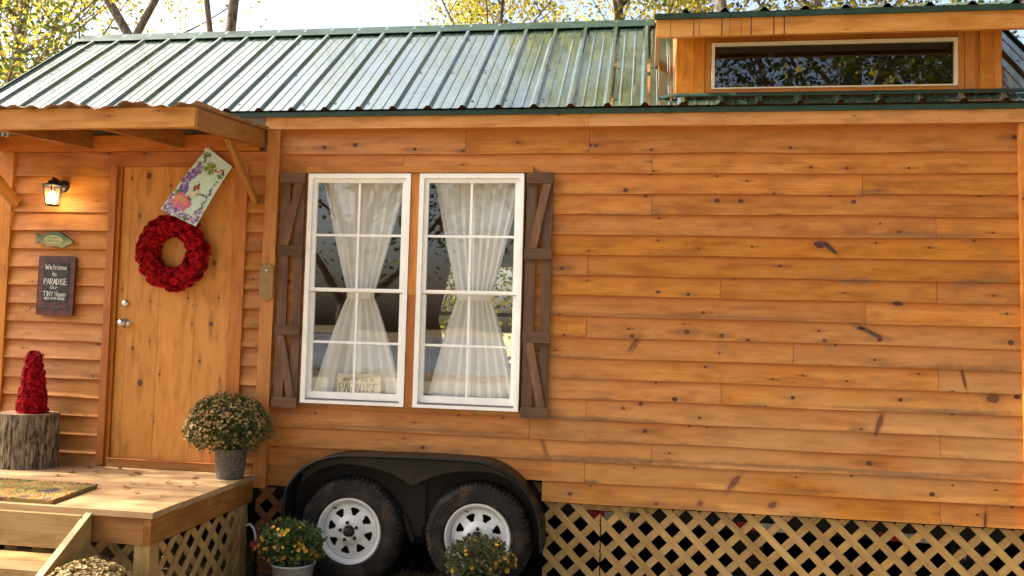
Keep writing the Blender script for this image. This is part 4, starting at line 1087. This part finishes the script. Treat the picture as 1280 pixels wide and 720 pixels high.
# fish sign
fs = thing('fish_sign', (-4.0, -.05, 2.14), 'green wooden fish shaped sign with an oval of writing under the lantern', 'sign')
fish = [(-4.150, 2.222), (-4.130, 2.210), (-4.112, 2.198), (-4.090, 2.208), (-4.050, 2.216), (-4.035, 2.227), (-3.965, 2.226), (-3.945, 2.212), (-3.915, 2.198), (-3.880, 2.178), (-3.864, 2.166), (-3.870, 2.152), (-3.905, 2.140), (-3.930, 2.124), (-3.945, 2.118), (-3.962, 2.130), (-4.01, 2.133), (-4.055, 2.128), (-4.065, 2.140), (-4.090, 2.155), (-4.110, 2.166), (-4.128, 2.158), (-4.146, 2.148), (-4.140, 2.185)]
m = MB(); m.prism(fish, lambda a, b, d: (a, d, b), -.066, -.040, M_FISH); m.build('fish_body', fs)
m = MB(); ov = [(-4.005 + .072 * cos(a) - .0, 2.176 + .030 * sin(a) - .006 * cos(a)) for a in [2 * pi * i / 28 for i in range(28)]]
m.prism(ov, lambda a, b, d: (a, d, b), -.069, -.0662, M_FISHO); m.build('oval_panel', fs)
m = MB(); letters(m, "Grandpa's", -4.052, 2.184, .013, .9, .0016, M_INK, lambda a, b: (a, -.0695, b - .06 * (a + 4.0)), 0, total=.088); m.build('fish_writing', fs); m = MB()
letters(m, 'Fishing School', -4.064, 2.162, .013, .9, .0016, M_INK, lambda a, b: (a, -.0695, b - .06 * (a + 4.0)), 0, total=.118)
m.disc((-3.905, -.0665, 2.176), .004, (0, -1, 0), M_INK, 8); m.build('fish_writing', fs)
# oval plaque on the corner board
pq = thing('wooden_plaque', (-2.449, -.055, 1.90), 'blank tan wooden plaque with rounded ends nailed to the corner board', 'plaque')
m = MB(); m.prism([(-2.449 + a, 1.912 + b + a * -.05) for a, b in rrect(.047, .122, .044, 7)], lambda a, b, d: (a, d, b), -.066, -.052, M_PADD); m.build('board', pq)
m = MB(); m.lathe([(0, .006), (.006, .004), (.008, 0)], (-2.452, -.066, 1.992), M_WHITE, 10, 'y'); m.build('nail', pq)
# lantern
ln = thing('wall_lantern', (-3.99, -.04, 2.45), 'lit black wall lantern glowing on the siding left of the door', 'wall lamp')
LX, LY = -3.957, -.165
m = MB(); m.lathe([(0, .034), (.018, .030), (.034, .018), (.042, .010), (.044, 0)], (-3.975, -.036, 2.548), M_BLACKM, 24, 'y')
m.tube([(-3.975, -.06, 2.552), (-3.972, -.10, 2.580), (-3.963, -.14, 2.585), (LX, LY, 2.562)], .009, M_BLACKM, 8); m.build('wall_bracket', ln)
m = MB(); zt, zb = 2.530, 2.402; rt_, rb = .062, .042; n = 6
m.lathe([(rt_ + .010, 0), (rt_ + .012, .006), (.036, .016), (.032, .034), (.024, .040), (.008, .044), (.009, .056), (.0, .064)], (LX, LY, zt), M_BLACKM, 6)
m.lathe([(0, .012), (.012, .006), (rb + .004, .0), (rb + .004, -.006), (0, -.012)][::-1], (LX, LY, zb), M_BLACKM, 6)
for k in range(n):
    a = 2 * pi * k / n; m.tube([(LX + rt_ * cos(a), LY + rt_ * sin(a), zt), (LX + rb * cos(a), LY + rb * sin(a), zb)], .0038, M_BLACKM, 6)
m.build('cage', ln)
m = MB(); m.lathe([(rb * .93, zb + .002), (rt_ * .93, zt - .001)], (LX, LY, 0), M_LGLASS, 6); m.build('glass', ln)
m = MB(); m.lathe([(0, -.04), (.012, -.034), (.018, -.012), (.014, .012), (.010, .03)], (LX, LY, 2.462), M_BULB, 16); m.build('bulb', ln)
pl_ = bpy.data.lights.new('lantern_light', 'POINT'); pl_.energy = 2.4; pl_.color = (1, .66, .28); pl_.shadow_soft_size = .02
po = bpy.data.objects.new('lantern_light', pl_); COL.objects.link(po); po.location = (LX, LY + .0, 2.44)
# the glass is refractive, so the lamp sits just under the bulb inside it
# door mat
mt = MB(); C4 = [(-3.95, -.72), (-3.135, -.722), (-3.075, -1.19), (-3.95, -1.19)]
mt.prism(C4, lambda a, b, d: (a, b, d), DZ + .002, DZ + .018, M_MATT)
jag(31)
for i in range(2600):
    t = R(); e = random.randrange(3)
    if e == 0: x, y = -3.95 + .815 * t, -.722
    elif e == 1: x, y = -3.135 + .06 * t, -.722 - .468 * t
    else: x, y = -3.95 + .875 * t, -1.19
    if R() < .6: x, y = U(-3.95, -3.10), U(-1.19, -.722)
    h = U(.004, .009); a = U(0, 6.28); w_ = .0025; mt.face([(x - w_ * cos(a), y - w_ * sin(a), DZ + .017), (x + w_ * cos(a), y + w_ * sin(a), DZ + .017), (x + U(-.006, .006), y + U(-.006, .006), DZ + .018 + h)], M_MATT)
tag(mt.build('door_mat'), 'mottled green and orange coir doormat lying on the deck', 'doormat')

# ------------------------------------------------------------------ potted flowers
def leafquad(mb, p, d, L, W_, mat, nrm=None):
    d = Vector(d).normalized(); sdv = d.cross(Vector((U(-1, 1), U(-1, 1), U(-1, 1)))); sdv.normalize()
    p = Vector(p); q = p + d * L; mid = p + d * L * .5 + sdv.cross(d) * L * .12
    mb.face([p, mid - sdv * W_ / 2, q, mid + sdv * W_ / 2], mat, rnd=R())
def bloom(mb, p, d, r, mat, k=7, cup=.35):
    d = Vector(d).normalized(); u = d.orthogonal().normalized(); w_ = d.cross(u); p = Vector(p); rn = R(); ph = U(0, 6)
    for i in range(k):
        a = ph + 2 * pi * i / k; da = pi / k * .95
        q = lambda ra, an, h: p + (u * cos(an) + w_ * sin(an)) * ra + d * h
        mb.face([p, q(r * .8, a - da, r * cup * .7), q(r * U(.9, 1.1), a, r * cup), q(r * .8, a + da, r * cup * .7)], mat, rnd=min(1, max(0, rn + U(-.25, .25))))
def plant(name, base, label, potprof, potmat, c, rx, ry, rz, nl, nf, lmat, fmat, fr, ffun, ymax=99, stems=60, lsz=(.02, .035), rim=None, seed=1, group=None, extra=None, lump=.30):
    jag(seed); t = thing(name, base, label, 'potted plant', group)
    m = MB(); m.lathe(potprof, base, potmat, 48); m.build('pot', t)
    m = MB(); zt = potprof[-1][1]; n_ = 20
    rr = min(p[0] for p in potprof[-2:]) * .96
    m.face([(base[0] + rr * cos(2 * pi * k / n_), base[1] + rr * sin(2 * pi * k / n_), base[2] + max(p[1] for p in potprof) - .018) for k in range(n_)], M_SOIL); m.build('soil', t)
    top = Vector((base[0], base[1], base[2] + max(p[1] for p in potprof) - .02)); c = Vector(c)
    st = MB(); lf = MB(); fl_ = MB()
    for i in range(stems):
        a = U(0, 6.28); ph = math.acos(U(-.35, 1)); dr = Vector((sin(ph) * cos(a) * rx, sin(ph) * sin(a) * ry, cos(ph) * rz)) * .93
        e = c + dr; e.y = min(e.y, ymax - .01); mid = top.lerp(e, .5) + Vector((0, 0, .02))
        st.tube([top + Vector((U(-.03, .03), U(-.03, .03), 0)), mid, e], [.003, .002, .0012], M_MUML, 4, cap=False)
    st.build('stem', t)
    for i in range(nl):
        a = U(0, 6.28); ph = math.acos(U(-.75, 1)); rr_ = R() ** .33 * (1 + (lump + .04) * noise.noise(Vector((cos(a) * 2, sin(a) * 2, cos(ph) * 3 + seed))))
        dn = Vector((sin(ph) * cos(a), sin(ph) * sin(a), cos(ph))); p = c + Vector((dn.x * rx, dn.y * ry, dn.z * rz)) * rr_ * .96
        if p.y > ymax or p.z < base[2] + zt * .75: continue
        leafquad(lf, p, dn + Vector((U(-.8, .8), U(-.8, .8), U(-.3, .9))), U(*lsz), U(lsz[0], lsz[1]) * .55, lmat if R() < .85 or not extra else extra)
    lf.build('foliage', t)
    for i in range(nf):
        a = U(0, 6.28); ph = math.acos(U(-.6, 1)); dn = Vector((sin(ph) * cos(a), sin(ph) * sin(a), cos(ph)))
        if not ffun(dn): continue
        rr_ = (1 + lump * noise.noise(Vector((cos(a) * 2, sin(a) * 2, cos(ph) * 3 + seed)))) * U(.9, 1.05)
        p = c + Vector((dn.x * rx, dn.y * ry, dn.z * rz)) * rr_
        if p.y > ymax: continue
        bloom(fl_, p, dn + Vector((U(-.5, .5), U(-.5, .5), U(0, .6))), U(*fr), fmat if R() < .85 or not extra else extra)
    fl_.build('bloom', t)
    return t
plant('potted_chrysanthemum', (-2.575, -.200, DZ), 'large dried tan chrysanthemum in a grey pot at the corner of the deck', [(.0, 0), (.080, 0), (.084, .01), (.100, .170), (.106, .172), (.106, .19), (.098, .19)], M_POT,
      (-2.585, -.235, .985), .270, .20, .205, 4600, 2300, M_MUML, M_DRY, (.007, .0125), lambda d: R() < (.25 + .9 * max(0, d.z + .2) + (.5 if d.x < -.1 else -.12)), ymax=-.05, lsz=(.016, .03), seed=3, extra=M_MUMG, lump=.16)
GP = [(.0, 0), (.098, 0), (.100, .005), (.128, .185), (.135, .187), (.137, .195), (.134, .200), (.127, .198)]
plant('potted_marigold', (-2.075, -.33, 0), 'gold flowered plant in a galvanised bucket beside the front left wheel', GP, M_GALV,
      (-2.10, -.33, .305), .205, .16, .140, 1900, 330, M_MUML, M_GOLD, (.010, .017), lambda d: d.z < .85 and noise.noise(Vector((d.x * 2.3, d.y * 2.3, d.z * 2.3 + 4))) > -.02, stems=40, lsz=(.02, .038), seed=5, extra=M_MUMG)
plant('potted_marigold', (-.945, -.33, 0), 'sparse gold flowered plant in a galvanised bucket in front of the right wheel', GP, M_GALV,
      (-.925, -.33, .285), .205, .16, .125, 1700, 170, M_MUMG, M_GOLD, (.010, .017), lambda d: noise.noise(Vector((d.x * 2.3 + 7, d.y * 2.3, d.z * 2.3))) > .10 - d.x * .25, stems=44, lsz=(.02, .038), seed=6, extra=M_MUML)
plant('potted_chrysanthemum', (-2.62, -1.50, 0), 'low dome of dried tan mums in front of the deck corner post', [(.0, 0), (.10, 0), (.13, .20), (.136, .2), (.136, .215), (.128, .215)], M_GALV,
      (-2.63, -1.50, .265), .235, .21, .200, 1500, 4200, M_MUMG, M_DRY2, (.007, .012), lambda d: True, stems=30, seed=8, extra=M_DRY, lump=.10)

# ------------------------------------------------------------------ windows: curtains, sign
def curtain(name, cx, y0, zt, zm, zb, wt, wm, wb, mat, label, pl=9, seed=0, group=None, parts=True):
    t = thing(name, (cx, y0, zb), label, 'curtain', group)
    m = MB(); rows = []; NS = 130; NTt = 56
    for i in range(NTt + 1):
        z = zt + (zb - zt) * i / NTt
        if z > zm: q = (z - zm) / (zt - zm); w_ = wm + (wt - wm) * (q ** .92)
        else: q = (zm - z) / (zm - zb); w_ = wm + (wb - wm) * (q ** .85)
        amp = .006 + .011 * q ** .6; rw = []
        for j in range(NS + 1):
            s_ = j / NS; ph = 2 * pi * pl * s_ + .9 * sin(5 * s_ + seed) + .5 * noise.noise(Vector((s_ * 4, q * 1.5, seed)))
            xx = cx + (s_ - .5) * w_ + .006 * sin(2 * ph) * q
            rw.append((xx, y0 + amp * sin(ph) + .010 * noise.noise(Vector((s_ * 7, z * 2, seed + 3))), z))
        rows.append(rw)
    m.grid(rows, mat); m.build('cloth', t)
    if parts:
        m = MB(); m.lathe([(1, -.026), (1.04, -.01), (1.04, .012), (1, .028)], (0, 0, 0), mat, 32)
        m.v = [(cx + x * wm * .52, y0 + y * .034, zm + z) for x, y, z in m.v]; m.build('tieback', t)
    return t
curtain('curtain', -1.845, .066, 2.63, 1.845, 1.14, .60, .175, .66, M_CURT, 'cream curtain tied in the middle behind the left window', 7, 1, 'curtains in the double window')
curtain('curtain', -1.080, .066, 2.63, 1.850, 1.14, .60, .215, .62, M_CURT, 'cream curtain tied in the middle behind the right window', 8, 2, 'curtains in the double window')
curtain('curtain', -1.92, 2.22, 2.42, 1.72, 1.10, .42, .16, .40, M_BCURT, 'dark brown curtain at the far window seen through the right window', 6, 3, parts=False)
sg = thing('window_sign', (-1.80, .05, 1.195), 'pale sign reading another day in paradise on the left window sill', 'sign')
m = MB(); m.box(-1.968, -1.672, .020, .030, 1.160, 1.330, M_SIGNW); m.build('panel', sg)
m = MB(); F_ = lambda a, b: (a, .0192, b)
letters(m, 'another day in', -1.930, 1.282, .030, .8, .0042, M_SIGNT, F_, serif=False, total=.215)
letters(m, 'PARADISE', -1.952, 1.205, .062, .55, .0050, M_SIGNT, F_, serif=True, total=.27)
m.build('sign_lettering', sg)

# hose bib between deck and wheel
hb = thing('water_hose', (-2.45, -.1, .25), 'white hose end with a red clamp behind the deck lattice', 'hose')
m = MB(); m.tube([(-2.49, -.12, .345), (-2.46, -.13, .355), (-2.43, -.14, .335), (-2.415, -.14, .29), (-2.412, -.14, .255)], .008, M_ROPE, 8); m.build('hose', hb)
m = MB(); m.box(-2.44, -2.39, -.16, -.12, .225, .25, M_PINK); m.box(-2.42, -2.405, -.175, -.10, .20, .262, M_PINK); m.build('clamp', hb)
m = MB(); m.tube([(-2.412, -.14, .225), (-2.414, -.13, .1), (-2.42, -.11, .0)], .009, M_BLACKM, 8); m.build('pipe', hb)
# crumpled foil sheet under the floor
jag(41); m = MB(); rows = [[(1.92 + i * .022 + U(-.008, .008), .30 + U(-.02, .02) + .02 * j, .30 + j * .022 + U(-.01, .01)) for i in range(9)] for j in range(7)]
s = NT('crumpled_foil'); s.fin(s.pr((.6, .58, .54), .3, metal=1)); m.grid(rows, MATS['crumpled_foil'], smooth=False)
m.grid([[(p[0], p[1] + .03, p[2]) for p in r] for r in rows], MATS['crumpled_foil'], smooth=False)
m.box(1.93, 2.08, .315, .335, .0, .32, M_RUSTF)
tag(m.build('foil_bag'), 'crumpled silver foil behind the lattice at the right end', 'foil bag')

# fallen leaves on the deck
jag(51); lm = []
for v_ in range(3):
    m = MB(); k = 9
    m.face([(.016 * (1 + .35 * (i % 2)) * cos(2 * pi * i / k), .012 * (1 + .35 * (i % 2)) * sin(2 * pi * i / k), .004 + .006 * abs(sin(i * 1.7 + v_))) for i in range(k)], M_LITT, rnd=.2 + .3 * v_)
    o = m.build('fallen_leaf'); tag(o, 'small curled brown leaf lying on the deck boards', 'leaf', 'fallen leaves on the deck'); lm.append(o)
for i in range(26):
    o = lm[i] if i < 3 else lm[i % 3].copy()
    if i >= 3: COL.objects.link(o)
    o.location = (U(-3.6, -2.6), U(-1.15, -.10), DZ + .001) if i > 4 else (U(-4.3, -3.1), U(-.45, -.1), DZ + .001)
    o.rotation_euler = (U(-.3, .3), U(-.3, .3), U(0, 6)); s_ = U(.6, 1.3); o.scale = (s_, s_, s_)

# straw and leaf litter on the ground
jag(61); m = MB()
for i in range(5200):
    if R() < .45: x, y = U(-1.55, -1.2), U(-.35, .2); 
    else: x, y = U(-2.7, 3.0), U(-1.8, .35)
    a = U(0, 6.28); L = U(.03, .09); h = U(.002, .03); p = Vector((x, y, .006 + h * .3)); d = Vector((cos(a), sin(a), U(-.05, .35)))
    sdv = Vector((-sin(a), cos(a), 0)) * (.0015 if i % 3 else .010)
    m.face([p - sdv, p + d * L * .5 - sdv + Vector((0, 0, h)), p + d * L, p + d * L * .5 + sdv + Vector((0, 0, h))], M_STRAW if i % 3 else M_LITT, rnd=R())
m.build('leaf_litter', kind='stuff')
bpy.data.objects['leaf_litter']['label'] = 'dry straw and leaves scattered on the ground by the wheels'

# ------------------------------------------------------------------ trees
def tree(name, loc, Ht, r0, label, cat='tree', seed=1, leaves=9000, lsz=.09, lmat=M_LGRN, lmat2=None, mixp=.3, spread=.42, first=.35, lean=(0, 0), fork=False, nb=9, group=None, lw=.7, cl=.55, minz=0):
    jag(seed); t = thing(name, loc, label, cat, group); tr = MB(); lf = MB(); L0 = Vector(loc); tips = []
    def limb(p, d, L, r, lvl):
        pts = [p]; rad = [r]; n_ = 6; dd = d.normalized()
        for i in range(n_):
            dd = (dd + Vector((U(-1, 1), U(-1, 1), U(-.5, .8))) * (.13 if lvl else .05)).normalized()
            pts.append(pts[-1] + dd * L / n_); rad.append(r * (1 - (i + 1) / n_ * (.72 if lvl else .6)))
        tr.tube(pts, rad, M_BARK, 10 if lvl == 0 else (7 if lvl == 1 else 4), cap=False)
        return pts, rad, dd
    def grow(p, d, L, r, lvl):
        pts, rad, dd = limb(p, d, L, r, lvl)
        if lvl >= 1: tips.extend([(q, lvl) for q in pts[2:]])
        if lvl >= 3: return
        k = nb if lvl == 0 else (5 if lvl == 1 else 3)
        for i in range(k):
            f = first + (1 - first) * (i + R()) / k if lvl == 0 else U(.3, 1)
            j = min(len(pts) - 2, int(f * (len(pts) - 1))); q = pts[j].lerp(pts[j + 1], f * (len(pts) - 1) - j if f < 1 else 1)
            a = U(0, 6.28) if lvl else i * 2.4 + U(-.5, .5)
            side = Vector((cos(a), sin(a), U(.25, .9))).normalized()
            nd = (dd * .45 + side).normalized()
            grow(q, nd, L * (spread if lvl == 0 else .55) * U(.75, 1.2) * (1.25 - .5 * f if lvl == 0 else 1), rad[j] * U(.4, .6), lvl + 1)
        grow(pts[-1], dd, L * .35, rad[-1] * .9, lvl + 1)
    if fork:
        pts = [L0, L0 + Vector((.1, 0, Ht * .20)), L0 + Vector((.15, 0, Ht * .38))]; tr.tube(pts, [r0 * 1.2, r0, r0 * .9], M_BARK, 12, cap=False)
        for dx, dy, f in fork: grow(pts[-1], Vector((dx, dy, 1)), Ht * .62 * f, r0 * .62 * f, 0)
    else: grow(L0 - Vector((0, 0, .1)), Vector((lean[0], lean[1], 1)), Ht, r0, 0)
    tr.build('trunk', t)
    deep = [q for q in tips if q[1] >= 2] or tips
    nn_ = 0
    while nn_ < leaves:
        q, lv = random.choice(deep); k = random.randrange(5, 14); c = q + Vector((random.gauss(0, cl * .5), random.gauss(0, cl * .5), random.gauss(0, cl * .4))) 
        for i in range(k):
            p = c + Vector((random.gauss(0, cl * .28), random.gauss(0, cl * .28), random.gauss(0, cl * .22)))
            if p.z < minz: continue
            leafquad(lf, p, (U(-1, 1), U(-1, 1), U(-.9, .3)), lsz * U(.6, 1.3), lsz * lw * U(.7, 1.2), lmat if (R() > mixp or not lmat2) else lmat2); 
        nn_ += k
    lf.build('crown', t)
    return t
# behind the house
tree('autumn_tree', (-12.45, 9.0, 0), 13, .15, 'tall yellow green tree whose trunk stands at the far left edge', seed=2, leaves=9500, lsz=.09, lmat=M_LYEL, lmat2=M_LGRN, mixp=.12, first=.18, spread=.34, nb=16, cl=.8)
tree('autumn_tree', (-9.02, 8.0, 0), 17, .13, 'forked leaning tree with yellow leaves behind the left end of the roof', seed=4, leaves=9000, lsz=.085, lmat=M_LYEL, lmat2=M_LGRN, mixp=.35, fork=((-.62, .0, 1.0), (.42, .1, .8)), nb=7, first=.45, spread=.3, cl=.7)
tree('autumn_tree', (-8.99, 11.0, 0), 16, .15, 'bare straight trunk left of its thinner twin above the roof', seed=5, leaves=350, lsz=.07, lmat=M_LYEL, nb=4, first=.72, spread=.2)
tree('autumn_tree', (-8.68, 11.4, 0), 15, .09, 'thinner bare trunk right of its thicker twin above the roof', seed=7, leaves=300, lsz=.07, lmat=M_LYEL, nb=4, first=.72, spread=.2)
tree('autumn_tree', (-3.0, 10.0, 0), 9.5, .07, 'thin sparse sapling with bare twigs behind the middle of the roof', seed=9, leaves=900, lsz=.08, lmat=M_LYEL, mixp=0, nb=11, first=.35, spread=.34)
tree('autumn_tree', (-.3, 12.5, 0), 13, .14, 'dense bright yellow tree behind the ridge just left of the dormer', seed=12, leaves=34000, lsz=.11, lmat=M_LYEL, lmat2=M_LGRN, mixp=.15, first=.3, spread=.34, nb=16, cl=.8)
tree('autumn_tree', (3.2, 10.5, 0), 12, .11, 'yellow green tree seen above the dormer roof', seed=13, leaves=24000, lsz=.11, lmat=M_LYEL, lmat2=M_LGRN, mixp=.4, first=.3, spread=.36, nb=14, cl=.8)
tree('autumn_tree', (6.6, 8.0, 0), 9.5, .18, 'small green and yellow tree peeping past the right end of the dormer', seed=14, leaves=9000, lsz=.09, lmat=M_LGRN, lmat2=M_LYEL, mixp=.4, first=.3, spread=.36, nb=10, cl=.7)
tree('shrub', (-8.6, 4.5, 0), 4.6, .06, 'green shrub seen past the left end of the porch', 'shrub', seed=15, leaves=9000, lsz=.08, lmat=M_LGRN, lmat2=M_LYEL, mixp=.4, first=.05, spread=.4, nb=14, cl=.5)
tree('autumn_tree', (-16.5, 15.0, 0), 12, .2, 'further yellow tree filling the gap left of the roof', seed=16, leaves=14000, lsz=.12, lmat=M_LYEL, lmat2=M_LGRN, mixp=.15, first=.15, spread=.4, nb=14, cl=.9)
tree('shrub', (-3.1, 7.2, 0), 3.6, .05, 'yellow green bush behind the house seen through the right window', 'shrub', seed=31, leaves=9000, lsz=.09, lmat=M_LGRN, lmat2=M_LYEL, mixp=.45, first=.05, spread=.5, nb=14, cl=.5)
tree('autumn_tree', (1.6, 6.2, 0), 16, .10, 'tall tree hidden behind the dormer whose crown shows only in the roof sheen', seed=19, leaves=42000, lsz=.15, lmat=M_LGRN, lmat2=M_LYEL, mixp=.4, first=.42, spread=.46, lean=(-.12, 0), nb=14, cl=.8, minz=7.5)
# left of the porch, out of the picture: its shadow dapples the deck and the roof
tree('autumn_tree', (-12.5, -1.3, 0), 12, .2, 'sparse tree beside the left end of the porch that dapples the deck', seed=18, leaves=5200, lsz=.11, lmat=M_LYEL, lmat2=M_LGRN, mixp=.5, first=.35, spread=.34, nb=12, cl=.9)
# facing the house: they shade its front and show in the window glass
FT = [((-7.5, -15, 0), 0), ((-1.5, -17, 0), 1), ((4.5, -15.5, 0), 2), ((10.5, -19, 0), 0), ((-14, -20, 0), 1), ((14, -108, 0), 2), ((-9, -106, 0), 0), ((35, -104, 0), 1), ((-34, -104, 0), 2)]
words = ['first', 'second', 'third', 'fourth', 'fifth', 'sixth', 'seventh', 'eighth', 'ninth']
base = []
for i, (p, kd) in enumerate(FT):
    lb = 'tall leafy tree mirrored in the window glass, ' + words[i] + ' of the trees facing the house'
    if i < 3:
        base.append(tree('shade_tree', p, 12 + i, .24, lb, seed=22 + i, leaves=26000, lsz=.15, lmat=(M_LGRN, M_LDRK, M_LDRK)[i], lmat2=M_LYEL, mixp=.12, first=.10, spread=.34, nb=20, cl=1.1, group='trees facing the house'))
    else:
        b = base[kd]; c = b.copy(); COL.objects.link(c); c.location = p; c.scale = (1.5, 1.5, 1.3) if p[1] < -50 else (1, 1, 1); c.rotation_euler = (0, 0, i * 1.3); c['label'] = lb
        for ch_ in list(b.children):
            e = ch_.copy(); COL.objects.link(e); e.parent = c
